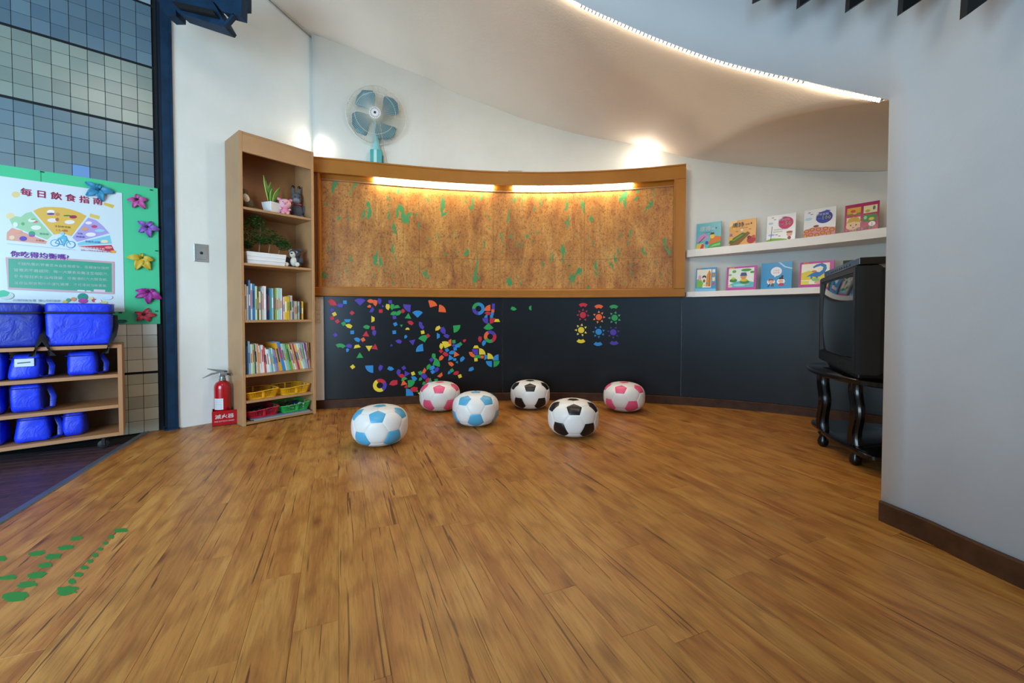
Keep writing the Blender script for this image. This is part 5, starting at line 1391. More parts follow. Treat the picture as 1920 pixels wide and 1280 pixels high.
MAG = '''gem r 163 137 150 1.4;gem p 235 158 0;sq b 280 130 3;wed p 420 128 270;gem o 515 118 0;gem o 558 137 95;gem p 597 122 95;gms o 503 167 0;trs p 631 167 0;sq p 698 126 8;trap p 530 203 330;sq r 610 212 3;gem y 673 174 100;gem g 713 173 90;trap g 757 172 100;wed p 862 175 40;sq r 814 212 40;gem g 727 232 20;gem g 772 230 50;sq p 737 270 12;tri g 860 265 205;wed b 950 240 270;sq b 745 333 25;trs g 801 347 270;gem r 885 318 -20;arc p 985 345 205;trap y 857 375 90 0.7;sq p 160 203 50;sq y 182 240 28;sq r 161 275 10;sq r 210 307 38;sq r 345 229 45;trap b 303 301 270;sq g 268 328 28;gem y 316 347 -15;trap y 538 287 0;gem g 478 357 0;sq r 539 368 2;sq b 347 408 2;tri r 474 424 85;gem p 548 413 95;sq p 191 432 40;gem b 393 473 -20;sq o 447 475 30;arc g 240 532 80;gem p 316 532 0;gms b 301 573 60;trap y 391 538 100;tri y 502 553 270;tri r 556 543 80;tri g 417 623 90;sq y 351 726 38;wed b 515 738 45;gem p 606 737 80;gem b 702 745 170;arr r 602 897 75;arr p 602 897 -15;arr y 602 897 -105;arr y 602 897 165;gem r 728 873 20 1.35;sq b 735 407 5;gms b 838 449 45;gem p 776 490 -10;trs p 708 527 90;tri p 903 500 280;sq y 997 407 12;sq r 1046 440 42;wed g 1008 468 285;wed b 978 560 320;gem y 1135 370 45;gem p 1184 393 120 1.3;gem p 1217 440 -10;trap b 1141 441 0;wed g 1304 367 140;wed o 1083 150 240;wed o 1170 197 220;trap o 1249 497 180;sq g 1285 494 3;sq g 1344 517 35;gms r 1385 485 200;wed y 1213 525 250;gem y 1168 537 90;gms p 1280 526 0;gem b 1318 530 10;sq b 1297 560 5;sq b 1222 572 35;sq r 1167 581 35;gem b 1265 593 15;gem r 1210 612 160;tri o 1308 612 -10;gem o 1166 645 60;tri b 1258 645 -10;gms b 1292 658 0;trs b 1315 682 60;gem b 1360 655 60;gem o 1258 698 -30;gem g 1098 630 100;sq p 1078 662 40;wed g 1120 692 205;gem g 1050 727 60;gem b 1083 735 40;sq b 1090 773 35;gem p 1124 753 60;trap o 1012 765 330;sq g 974 782 20;gem p 1007 808 -30 1.25;gms g 974 840 30;sq y 908 788 20;gem b 918 830 -30;tri p 852 790 0;gem r 802 808 -10;gem p 773 777 85;sq p 823 737 35;trap g 824 836 110;tri o 826 878 -20;wed g 885 872 140;gms r 845 908 0;gem r 915 933 10 1.3;trs g 946 948 90;wed b 868 970 225;gem r 1040 852 60;trap g 1068 850 200 0.7;tri b 1060 872 80;sq g 1122 853 3;gms g 1006 878 30;tri y 1024 915 100;arr y 1170 935 90;trap o 1161 805 310;gms b 1240 780 30;sq g 1267 760 35;gem r 1305 783 20;sq y 1341 813 20;gem b 1443 747 35;tri y 980 975 160;arr g 1512 190 135;arr b 1512 190 45;arr b 1512 190 -45;arr p 1512 190 225;wed o 1603 190 -45 0.85;gem r 1597 230 0;qs p 1650 157 0;qs p 1649 183 0;qs o 1645 209 0;qs b 1640 235 0;qs b 1633 261 0;wes b 1585 264 -45 0.6;wed p 1583 296 45 0.8;wed r 1635 296 135 0.8;trap y 1683 299 90;wed g 1605 353 90;arr p 1620 448 70;arr r 1620 448 -20;arr g 1620 448 250;arr o 1620 448 160;gem r 1525 472 95;gem b 1560 508 75;trap y 1490 543 90;wed p 1489 583 45 0.85;wed y 1539 592 225 0.9;ars o 1452 612 225 1.4;qs g 1490 632 0;qs g 1519 632 0;qs o 1547 635 0;sq y 1489 660 5;trap b 1579 635 0;wed y 1615 635 225 0.85;wed b 1617 692 45 0.85;wed g 1671 692 135 0.85;wed b 1679 648 -45 0.85;gem g 1836 192 170;trap g 1990 183 180 0.85'''
mags = []
for s_ in MAG.split(';'):
    q = s_.split(); k, c, x, y, r = q[0], q[1], float(q[2]), float(q[3]), float(q[4]); sc = float(q[5]) if len(q) > 5 else 1.0
    mags.append([k, c, 590 + x / 4.923, 540 + y / 4.923, r, sc, None])
SUN = [('r', 425, 390, [90, 47, 135, -5, 180, 235, 297]), ('o', 805, 440, [90, 50, 150, 0, 205, 255, 308]), ('g', 1183, 455, [80, 28, 130, 183, -25, 232, 285]), ('y', 380, 750, [83, 32, 130, 180, -30, 230, 285]), ('b', 800, 793, [70, 15, 125, 180, -30, 228, 272]), ('p', 1152, 805, [60, 12, 118, 168, -42, 222, 270])]
for c, x, y, angs in SUN:
    u, v = 1060 + x / 12.8, 560 + y / 12.8; nm = MC[c][1]
    mags.append(['dsc', c, u, v, 0, 1.0, 'round %s magnet at the centre of the %s sun' % (nm, nm)])
    for a in angs:
        k = ['right', 'upper right', 'top', 'upper left', 'left', 'lower left', 'bottom', 'lower right'][int(((a % 360) + 22.5) // 45) % 8]
        mags.append(['ray', c, u + 9.8 * math.cos(math.radians(a)), v - 9.8 * math.sin(math.radians(a)), a - 90, 1.0, 'small pale %s triangle magnet, ray at the %s of the %s sun' % (nm, k, nm)])
for c, x, y, r, wh in (('r', 428, 148, 90, 'above the red sun'), ('o', 803, 187, 90, 'above the orange sun'), ('g', 1163, 192, 90, 'above the green sun'), ('y', 375, 1015, 270, 'below the yellow sun'), ('b', 785, 1082, 270, 'below the blue sun'), ('p', 1170, 1060, 270, 'below the purple sun')):
    mags.append(['arc', c, 1060 + x / 12.8, 560 + y / 12.8, r, 1.0, MC[c][1] + ' arc magnet ' + wh])
PAL = {'r': 'A82A4A', 'o': 'F08850', 'g': '4CA870', 'y': 'F0DC70', 'b': '2F7AAC', 'p': '40307C'}
cnt = {}
order = sorted(range(len(mags)), key=lambda i: mags[i][2])
for i in order:
    k, c = mags[i][0], mags[i][1]
    if mags[i][6] is None:
        key = (MC[c][1], SHP[k][1]); cnt[key] = cnt.get(key, 0) + 1
tot = dict(cnt); cnt = {}
mgm = {}
layer = 0
for i in order:
    k, c, u, v, r, sc, lab_ = mags[i]
    nm, sn = MC[c][1], SHP[k][1]
    if lab_ is None:
        key = (nm, sn); cnt[key] = cnt.get(key, 0) + 1
        half = 'upper' if v < 618 else 'lower'
        if tot[key] == 1: lab_ = 'only %s %s magnet among the scattered shapes on the dark board' % (nm, sn)
        else: lab_ = '%s %s magnet on dark board, %s such from the left, %s half' % (nm, sn, ordn(cnt[key] - 1), half)
    s, z = hitC(u, v, 0.0035)
    mk = (k, c, sc)
    if mk not in mgm:
        P = [(x * sc / 1000, y * sc / 1000) for x, y in SHP[k][0]]; n = len(P); e = 0.92
        V = [(x, 0, y) for x, y in P] + [(x, -0.0030, y) for x, y in P] + [(x * e, -0.0038, y * e) for x, y in P]
        if k in ('arc', 'arr', 'ars'): V = [(x, 0, y) for x, y in P] + [(x, -0.0038, y) for x, y in P] * 1; 
        cm = mat('foam_' + (PAL[c] if k == 'ray' else MC[c][0]), PAL[c] if k == 'ray' else MC[c][0], 0.5)
        if k in ('arc', 'arr', 'ars'):
            Fc = [tuple(range(n, 2 * n))] + [(j, j + n, (j + 1) % n + n, (j + 1) % n) for j in range(n)]
        else:
            Fc = [tuple(range(2 * n, 3 * n))] + [(j + a * n, j + (a + 1) * n, (j + 1) % n + (a + 1) * n, (j + 1) % n + a * n) for j in range(n) for a in (0, 1)]
        me = rawmesh('foam_magnet', V, Fc, cm)
        bm = bmesh.new(); bm.from_mesh(me); bmesh.ops.recalc_face_normals(bm, faces=bm.faces)
        big = max(bm.faces, key=lambda f: f.calc_area())
        if big.normal.y > 0: bmesh.ops.reverse_faces(bm, faces=bm.faces)
        bm.to_mesh(me); bm.free()
        mgm[mk] = me
    layer += 1
    o = link('foam_magnet', mgm[mk], None, C(s, 0.0004 + 0.00015 * (layer % 4), z), (Matrix.Rotation(Cang(s), 3, 'Z') @ Matrix.Rotation(-math.radians(r - (90 if k in ('wed', 'wes', 'tri', 'trs', 'arc', 'arr', 'ars', 'trap') else 0)), 3, 'Y')).to_euler())
    tag(o, lab_, 'magnet', 'foam shape magnets on the dark board')

# ---------------- white wall shelves with picture books ----------------
SHW = plaster('white_lacquer', 'EFEEEA', 2.0, 0.0)
FC = [(1.600, 3.640), (1.66, 3.60), (1.85, 3.42), (2.12, 3.15), (2.30, 2.93), (2.46, 2.71), (2.60, 2.48), (2.68, 2.25)]
fca = np.array([[a, b, 0] for a, b in FC]); fcd = np.concatenate([[0], np.cumsum(np.hypot(np.diff(fca[:, 0]), np.diff(fca[:, 1])))])
FCC = smooth_curve(fca, fcd, 40)
def wallback(p):
    """the upper rear wall surface behind a point"""
    r = p.x / p.y; R_ = [q.x / q.y for q in TOPC]
    x = float(np.interp(r, R_, [q.x for q in TOPC])); y = float(np.interp(r, R_, [q.y for q in TOPC])); return Vector((x, y, 0))
def wshelf(z0, z1, label):
    st_ = C(s1 + 0.012, -0.03, 0)
    front = [st_] + FCC; back = [C(s1 + 0.012, -0.145, 0)] + [wallback(p) - Vector((p.x, p.y, 0)).normalized() * 0.004 for p in FCC]
    n = len(front); V = []
    for z in (z0, z1):
        V += [Vector((p.x, p.y, z)) for p in front] + [Vector((p.x, p.y, z)) for p in back]
    Fc = []
    for i in range(n - 1):
        Fc += [(i, i + 1, n + i + 1, n + i), (2 * n + i, 3 * n + i, 3 * n + i + 1, 2 * n + i + 1), (i, 2 * n + i, 2 * n + i + 1, i + 1), (n + i, n + i + 1, 3 * n + i + 1, 3 * n + i)]
    Fc += [(0, n, 3 * n, 2 * n), (n - 1, 3 * n - 1, 4 * n - 1, 2 * n - 1)]
    o = mesh('wall_shelf', V, Fc, SHW, None, False, True)
    bm = bmesh.new(); bm.from_mesh(o.data); bmesh.ops.recalc_face_normals(bm, faces=bm.faces); bm.to_mesh(o.data); bm.free()
    return tag(o, label, 'shelf', 'white curved wall shelves')
ZL1, ZL0 = 1.003, 0.957; ZU1, ZU0 = 1.372, 1.310
wshelf(ZL0, ZL1, 'lower long white wall shelf holding picture books, just above the dark board')
wshelf(ZU0, ZU1, 'upper long white wall shelf holding picture books')
FR_ = [p.x / p.y for p in FCC]
def onshelf(u, back):
    d = ray(u, 590); r = d.x / d.y
    x = float(np.interp(r, FR_, [q.x for q in FCC])); y = float(np.interp(r, FR_, [q.y for q in FCC])); v = Vector((x, y, 0)); return v + v.normalized() * back
def cover(uL, uR, vTL, vTR, zs, base, edge, shapes, label, back=0.085, lean=0.13, skew=0.0, thick=0.007):
    A = onshelf(uL, back); B = onshelf(uR, back); W_ = (B - A).length
    hL = at(uL, vTL, A.y).z - zs; hR = at(uR, vTR, B.y).z - zs; h_ = (hL + hR) / 2 / math.cos(lean) * 1.01
    t = thing('picture_book', label, 'book', (A.x, A.y, zs + 0.0006), math.atan2((B - A).y, (B - A).x), 'picture books facing out on the white wall shelves')
    t.rotation_euler = (Matrix.Rotation(math.atan2((B - A).y, (B - A).x), 3, 'Z') @ Matrix.Rotation(-lean, 3, 'X')).to_euler()
    box('cover', (0, 0, 0, W_, 0.0012, h_), mat('cover_' + base, base, 0.22), t)
    box('pages', (0.001, 0.0013, 0.001, W_ - 0.002, thick - 0.001, h_ - 0.002), mat('paper', 'EDE8DA'), t)
    box('back_cover', (0, thick - 0.0009, 0, W_, thick, h_), mat('cover_' + edge, edge, 0.3), t)
    out = []
    asp = h_ / W_
    for s_ in shapes:
        c, g = s_[0], s_[1]
        if g[0] == 'T': out.append((c, ('T', g[1], g[2] * W_, g[3] * h_, g[4] * W_, g[5] if len(g) > 5 else 0.0)))
        else: out.append((c, [(min(max(x, 0.0), 1.0) * W_, min(max(y, 0.0), 1.0) * h_) for x, y in g]))
    picture('cover_picture', out, lambda x, y, L: Vector((x, -0.0005 - 0.00006 * L, y)), t)
    return t
def Bl(cx_, cy_, r, ry=None): return El(cx_, cy_, r, ry or r)
# upper shelf
cover(1302.7, 1349.5, 419.4, 414, ZU1, '58B4C4', '2E7A8A', [
    ('C88AC0', [(0, .3), (.15, .52), (.32, .6), (.52, .45), (.3, .3)]), ('D8742A', [(.5, .2), (.6, .38), (.8, .46), (1, .42), (1, .12), (.6, .08)]), ('3E9A4A', [(.45, 0), (.6, .16), (1, .26), (1, 0)]), ('7CC870', [(.55, .04), (.75, .14), (.98, .18), (.98, .1)]), ('E8C038', [(0, 0), (.05, .2), (.3, .22), (.4, 0)]), ('C8324A', [(.18, 0), (.25, .2), (.34, .16), (.32, 0)]), ('2E4AA0', Bl(.45, .22, .07)), ('F0C030', Bl(.66, .46, .09)), ('3A2A28', [(.56, .52), (.6, .6), (.72, .6), (.74, .53)]), ('4A5A3A', [(.1, .25), (.38, .5), (.36, .44), (.15, .24)]),
    ('F4F4F0', ('T', '唐詩', .36, .78, .22, .012)), ('E8D8D0', ('T', '三百首', .66, .74, .08, .0)), ('7A4A5A', ('T', '兒童唐詩選讀', .46, .62, .05, .0)), ('2A3A6A', Bl(.80, .76, .03))],
    'turquoise picture book with pumpkins and two white characters, leftmost on the upper white shelf', back=0.03)
cover(1364.5, 1414.5, 415.8, 406.6, ZU1, 'E0A860', 'A87038', [
    ('F0D09A', [(0, .75), (.3, .95), (.25, 1), (0, 1)]), ('8A5A2A', [(0, 0), (.1, .15), (.7, .52), (.8, .44), (.35, .0)]), ('4E6A2A', [(.0, .12), (.05, .25), (.5, .5), (.66, .46), (.6, .36), (.1, .08)]), ('7A9A3A', [(.1, .2), (.45, .42), (.55, .42), (.2, .2)]), ('B0283A', Bl(.84, .18, .16, .14)), ('7A2A3A', Bl(.76, .28, .07)), ('C8503A', Bl(.92, .30, .06)), ('8A6AA8', Bl(.08, .44, .06)), ('E8B020', Bl(.08, .30, .07)), ('5A3A2A', Bl(.30, .56, .05, .012)), ('D8E0C8', Bl(.48, .60, .05)), ('8A4A2A', Bl(.78, .60, .05, .012)), ('E8C040', Bl(.18, .70, .05)),
    ('4A5A6A', ('T', '唐詩', .33, .82, .22, .012)), ('6A5A3A', ('T', '三百首', .64, .80, .08, .0)), ('B04A3A', ('T', '兒童唐詩選讀', .54, .68, .05, .0)), ('4A3A5A', Bl(.82, .82, .03))],
    'orange picture book with a green caterpillar-like hill, second from left on the upper shelf', back=0.05)
cover(1434.5, 1488.5, 402.5, 401, ZU1, 'E4E6E8', 'B8BCC0', [
    ('7CB048', [(0, 0), (0, .1), (.2, .16), (.5, .13), (.72, .09), (.75, 0)]), ('C22A6A', Bl(.66, .68, .26, .22)), ('3A4A9A', Bl(.6, .9, .09, .012)), ('8A3A3A', Bl(.2, .92, .05, .012)), ('2A6AA8', Bl(.28, .84, .05, .012)), ('A8D0E0', Bl(.14, .72, .09, .04)), ('9ABCE0', Bl(.18, .28, .12, .04)), ('4A4A5A', [(.15, .08), (.17, .08), (.2, .6), (.18, .6)]), ('3A4A6A', Bl(.36, .27, .05, .012)), ('2A2A4A', Bl(.46, .22, .04, .012)), ('E0A8A0', Bl(.80, .26, .10, .09)), ('9A5A3A', Bl(.80, .33, .11, .04)), ('8A4A3A', Bl(.80, .12, .06, .06)),
    ('E8C8DC', ('T', '數學習題', .60, .80, .10, .012)), ('C8D8F0', ('T', '1~', .50, .66, .19, .012)), ('DCE0A8', ('T', '50', .75, .65, .22, .012)), ('8A6A4A', ('T', 'ᗣᗣᗣ'.replace('ᗣ', 'o') * 3, .50, .46, .10, .012)), ('7A5A3A', ('T', 'oooooo', .40, .38, .10, .012))],
    'white number practice book with a pink 1-50 badge, middle of the upper white shelf')
cover(1503.5, 1563, 392.7, 387.4, ZU1, 'DEE2E6', 'A8A890', [
    ('D88A90', [(0, 0), (0, .28), (.15, .34), (.4, .36), (.7, .34), (1, .3), (1, 0)]), ('20389A', Bl(.64, .68, .26, .21)), ('2A4AA8', [(.5, .84), (.7, .92), (.84, .88), (.72, .82)]), ('4A3A7A', Bl(.48, .86, .04, .012)), ('3A4A5A', Bl(.16, .9, .05, .012)), ('2A6AA8', Bl(.24, .83, .05, .012)), ('A8D0E0', Bl(.14, .68, .12, .05)), ('7A3A3A', Bl(.40, .40, .09, .04))] +
    [('A8542A', Bl(x, y, .085, .065)) for x, y in ((.1, .26), (.28, .30), (.48, .28), (.7, .28), (.9, .22), (.06, .1), (.24, .13), (.44, .10), (.62, .15), (.8, .10))] + [('D8923A', Bl(x, y, .055, .04)) for x, y in ((.1, .26), (.28, .30), (.48, .28), (.7, .28), (.9, .22), (.06, .1), (.24, .13), (.44, .10), (.62, .15), (.8, .10))] +
    [('D8E0F0', ('T', '數學習題', .58, .78, .10, .012)), ('8CB0E8', ('T', '1~', .46, .66, .18, .012)), ('C8D890', ('T', '100', .72, .66, .20, .012))],
    'white number practice book with a blue 1-100 badge, second from right on the upper shelf')
cover(1579, 1643, 386, 374, ZU1, 'A81C5C', '701038', [
    ('D8A838', [(.07, .62), (.48, .62), (.48, .88), (.07, .88)]), ('C8502A', Bl(.25, .76, .08, .05)), ('8A7A2A', [(.07, .62), (.48, .62), (.48, .69), (.07, .68)]), ('E8E4D0', Bl(.3, .67, .06, .012)), ('E0D8A8', [(.56, .63), (.95, .63), (.95, .88), (.56, .88)]), ('B8A050', Bl(.68, .7, .07, .05)), ('5A6A7A', Bl(.86, .78, .04, .07)), ('3E8A4A', [(.56, .34), (.95, .34), (.95, .57), (.56, .57)]), ('D8C040', Bl(.8, .42, .08, .05)), ('8AD0A8', Bl(.62, .48, .05, .06)), ('E8DCC0', [(.07, .18), (.48, .18), (.48, .55), (.07, .55)]), ('E8C8A0', Bl(.26, .26, .20, .14)), ('C8A040', [(.06, .36), (.14, .52), (.28, .57), (.42, .52), (.52, .34), (.3, .4)]), ('2A1A1A', Bl(.2, .28, .022)), ('2A1A1A', Bl(.36, .28, .022)), ('B04A3A', Bl(.28, .2, .03, .015)), ('A87038', [(.12, .02), (.2, .12), (.36, .12), (.42, .02)]), ('F0F0F0', Bl(.82, .25, .10, .08)), ('2A2A4A', ('T', '2', .82, .25, .12, .012)),
    ('F0E8F0', ('T', '幼兒潛能開發', .32, .12, .09, .012)), ('A8E0C8', ('T', '學習本', .76, .13, .09, .012))],
    'magenta picture book with four framed scenes and a circled 2, rightmost on the upper shelf')
# lower shelf
cover(1289.5, 1341.5, 502.7, 501, ZL1, '4C9CD0', '2E6A9C', [
    ('F0ECD8', [(.06, .16), (.76, .16), (.76, .93), (.06, .93)]), ('7CBC48', [(.06, .16), (.06, .5), (.2, .58), (.38, .36), (.34, .16)]), ('E0A8C0', Bl(.2, .58, .08, .12)), ('E0943A', [(.5, .2), (.54, .7), (.66, .9), (.76, .72), (.74, .2)]), ('B86A1A', [(.64, .2), (.66, .84), (.7, .84), (.72, .2)]), ('2A2A3A', Bl(.42, .6, .10, .08)), ('F0E0D0', Bl(.42, .54, .07, .06)), ('8A5A3A', Bl(.42, .44, .06, .07)), ('3A9AA0', Bl(.56, .34, .05, .04)), ('D87A5A', Bl(.44, .26, .04, .012)), ('E8E8E0', [(.8, .78), (.94, .78), (.94, .92), (.8, .92)]), ('C8803A', Bl(.87, .68, .06)), ('E8E0B0', [(.81, .42), (.94, .42), (.94, .58), (.81, .58)]), ('C84A5A', Bl(.87, .3, .06)), ('7CC0E8', [(0, 0), (1, 0), (1, .1), (0, .14)]), ('E8803A', [(.1, .93), (.25, .93), (.25, .98), (.1, .98)])],
    'blue-bordered picture book with a penguin and an orange boat, leftmost on the lower shelf', back=0.03)
cover(1360.5, 1416.5, 500.5, 498.4, ZL1, 'C45AA8', '8A3A78', [
    ('E4ECE4', [(.07, .12), (.92, .12), (.92, .93), (.07, .93)]), ('58BCC8', [(.07, .12), (.92, .12), (.92, .32), (.6, .42), (.3, .36), (.07, .22)]), ('3E8A3A', Bl(.24, .42, .13, .08)), ('A8C848', Bl(.24, .5, .07, .05)), ('3E8A3A', Bl(.62, .34, .16, .08)), ('D8B840', Bl(.6, .42, .12, .06)), ('D89850', Bl(.58, .56, .10, .10)), ('3A5A8A', [(.46, .6), (.5, .74), (.66, .74), (.7, .6)]), ('4A9A48', Bl(.66, .84, .17, .06)), ('4A9A48', Bl(.86, .74, .07, .05)), ('6AB058', Bl(.26, .8, .07, .06)), ('7CB868', Bl(.12, .66, .06, .04)), ('E8A0C0', Bl(.72, .24, .07, .012)), ('E0C0A0', Bl(.14, .18, .08, .05)), ('E8A038', [(.08, .93), (.26, .93), (.26, .98), (.08, .98)]), ('9AD8E0', Bl(.45, .22, .2, .05))],
    'pink-bordered picture book with a duckling among water lilies, second on the lower shelf', back=0.05)
cover(1425, 1483, 496, 487.7, ZL1, '4CA0D4', '2E6CA0', [
    ('A8D8F0', [(.55, 1), (.75, .8), (1, .72), (1, .76), (.78, .84), (.62, 1)]), ('EAEEF4', El(.50, .66, .18, .17)), ('EAEEF4', [(.42, .54), (.46, .44), (.52, .52)]), ('D08A80', ('T', '小朋友', .50, .70, .07, .0)), ('D08A80', ('T', '你好嗎', .50, .61, .07, .0)), ('F4F0F0', El(.34, .28, .13, .11)), ('8A4A2A', [(.24, .32), (.28, .4), (.42, .38), (.44, .31)]), ('E8B0A0', El(.34, .28, .09, .06)), ('2A3A8A', [(.22, .1), (.26, .08), (.34, .2), (.3, .22)]), ('4A5A5A', [(.34, .1), (.44, .1), (.44, .22), (.36, .22)]), ('F4F0F0', El(.66, .28, .13, .11)), ('2A2A2A', [(.58, .36), (.62, .44), (.72, .44), (.74, .36)]), ('2A2A2A', El(.7, .47, .04, .04)), ('E8B0A0', El(.66, .29, .08, .06)), ('C8304A', [(.56, .12), (.62, .22), (.74, .22), (.78, .12)])],
    'plain light blue book with a speech bubble and two small children, on the lower shelf')
cover(1496.5, 1561, 491, 488.8, ZL1, 'C45AA4', '8A3A78', [
    ('F0EEDC', [(.06, .13), (.88, .13), (.88, .92), (.06, .92)]), ('E0D040', [(.06, .3), (.06, .58), (.3, .66), (.5, .56), (.8, .5), (.86, .3)]), ('E8DC50', [(.06, .13), (.3, .13), (.3, .26), (.06, .27)]), ('E8A0A0', Bl(.62, .2, .16, .07)), ('7AC870', Bl(.5, .3, .12, .06)), ('D87A3A', Bl(.44, .62, .08, .04)), ('2A78C0', [(.2, .42), (.36, .54), (.5, .6), (.6, .58), (.68, .66), (.70, .76), (.62, .82), (.5, .78), (.42, .74), (.40, .8), (.5, .88), (.66, .92), (.78, .84), (.80, .7), (.74, .54), (.62, .42), (.5, .4), (.36, .44)]), ('2A78C0', [(.34, .34), (.34, .5), (.4, .5), (.4, .34)]), ('2A78C0', [(.5, .36), (.5, .5), (.56, .5), (.56, .36)]), ('E07A2A', [(.1, .93), (.28, .93), (.28, .98), (.1, .98)])],
    'pink-bordered picture book with a long-necked blue dinosaur, partly behind the television')
cover(1577, 1643, 491, 480.5, ZL1, '1E2420', '101412', [
    ('2E8A2A', [(.2, .2), (.2, .78), (.28, .93), (.92, .95), (.96, .9), (.96, .2)]), ('A8D048', El(.84, .87, .07, .06)), ('E0F0D0', ('T', '注音練習', .58, .84, .12, .012))],
    'black and green book on the lower shelf, mostly hidden behind the television')
o = cover(1659, 1690, 473, 466, ZL1, '14161A', '101012', [('8A7A4A', [(.1, .8), (.3, .8), (.3, .9), (.1, .9)])], 'black book just showing beside the right wall on the lower shelf')
o = cover(1661.5, 1700, 377, 370, ZU1, '6A6A8A', '4A4A5A', [('C8C8D8', [(.3, .5), (.8, .5), (.8, .8), (.3, .8)])], 'greyish book just showing beside the right wall on the upper shelf')

# ---------------- television on an oval black stand ----------------
Ax = Vector((0.30, 0.954, 0)).normalized(); Ay = Vector((Ax.y, -Ax.x, 0)); TC = Vector((2.055, 2.33, 0))
tz = math.atan2(Ax.y, Ax.x)
ts = thing('tv_stand', 'glossy black oval television stand with wavy legs and a lower shelf', 'tv stand', TC, tz)
def oval(a, b, lobes=0.0, n=72):
    P = []
    for i in range(n):
        th_ = 2 * PI * i / n
        r = 1 + lobes * max(0, math.cos(4 * (th_ - math.radians(45)))) ** 2
        e_ = 0.85
        P.append((math.copysign(abs(math.cos(th_)) ** e_, math.cos(th_)) * a * r, math.copysign(abs(math.sin(th_)) ** e_, math.sin(th_)) * b * r))
    return P
def slab(name, P, z0, z1, m, parent, rnd_=0.008):
    n = len(P); prof = [(1 - rnd_ * 2.0, z0), (1, z0 + rnd_ * 0.6), (1, z1 - rnd_ * 0.6), (1 - rnd_ * 2.0, z1)]
    V = []; Fc = []
    for k, z in prof: V += [(x * k, y * k, z) for x, y in P]
    for j in range(3):
        for i in range(n): Fc.append((j * n + i, j * n + (i + 1) % n, (j + 1) * n + (i + 1) % n, (j + 1) * n + i))
    Fc.append(tuple(range(n - 1, -1, -1))); Fc.append(tuple(range(3 * n, 4 * n)))
    return mesh(name, V, Fc, m, parent, True)
slab('table_top', oval(0.50, 0.285), 0.448, 0.478, BLACK, ts)
slab('lower_shelf', oval(0.42, 0.235, 0.13), 0.082, 0.108, BLACK, ts)
inv = Matrix.Rotation(-tz, 3, 'Z')
l1 = inv @ (floor(1543, 836) - TC); l2 = inv @ (floor(1604, 871) - TC)
for (x, y) in ((l1.x, l1.y), (l2.x, l2.y), (l1.x, -l1.y), (l2.x, -l2.y)):
    V = []; Fc = []; n = 30; K = 26
    for i in range(n + 1):
        f = i / n; z = 0.107 + (0.449 - 0.107) * f
        w_ = 0.016 * math.sin(2 * PI * f * 1.35 + 0.4)
        for k in range(K):
            a = 2 * PI * k / K; r = 0.031 * (1 + 0.09 * math.cos(8 * a))
            V.append((x + w_ + r * math.cos(a), y + r * math.sin(a), z))
    for i in range(n):
        for k in range(K): Fc.append((i * K + k, i * K + (k + 1) % K, (i + 1) * K + (k + 1) % K, (i + 1) * K + k))
    Fc.append(tuple(range(K - 1, -1, -1))); Fc.append(tuple(n * K + k for k in range(K)))
    mesh('leg', V, Fc, BLACK, ts, True)
    lathe('foot', [(0.014, 0.0), (0.026, 0.012), (0.029, 0.032), (0.022, 0.052), (0.018, 0.066), (0.028, 0.083)], BLACK, ts, 20, (x, y, 0))
nr = at(1605, 560, 2.02); fr = at(1538, 560, 2.02 * 1.36); nr.z = fr.z = 0
tvx = (nr - fr).normalized(); TWd = (nr - fr).length
tvb = Vector((-tvx.y, tvx.x, 0)); tvo = (nr + fr) / 2
if tvb.dot(Vector((1, 0, 0))) < 0: tvb = -tvb
tvr = math.atan2(tvx.y, tvx.x)
TV = thing('television', 'large black tube television on the oval stand, screen turned to the left', 'television', (tvo.x, tvo.y, 0.4785), tvr)
hW = TWd / 2; TH_ = at(1605, 498, nr.y).z - 0.4785
sy = 1 if (Matrix.Rotation(tvr, 3, 'Z') @ Vector((0, 1, 0))).dot(tvb) > 0 else -1
# front bezel: rounded frame around a bulging screen
def tvs(name, ring, m, parent=None, smooth=False):
    """stack of rectangles (half width, z0, z1, y) joined"""
    V = []; Fc = []
    for hw_, z0, z1, y in ring: V += [(-hw_, y * sy, z0), (hw_, y * sy, z0), (hw_, y * sy, z1), (-hw_, y * sy, z1)]
    for i in range(len(ring) - 1):
        for k in range(4): Fc.append((i * 4 + k, i * 4 + (k + 1) % 4, i * 4 + 4 + (k + 1) % 4, i * 4 + 4 + k))
    Fc.append((0, 1, 2, 3)); Fc.append(tuple((len(ring) - 1) * 4 + k for k in (3, 2, 1, 0)))
    me = rawmesh(name, V, Fc, m); bevel_me(me, 0.008, 2)
    return link(name, me, parent)
tvs('rear_housing', [(hW * 0.97, 0.035, TH_ - 0.01, 0.09), (hW * 0.95, 0.04, TH_ - 0.015, 0.17), (hW * 0.72, 0.05, TH_ - 0.08, 0.30), (hW * 0.5, 0.06, TH_ - 0.16, 0.42)], TVB, TV)
tvs('plinth', [(hW * 0.80, 0.0, 0.034, 0.03), (hW * 0.70, 0.0, 0.034, 0.30)], TVB, TV)
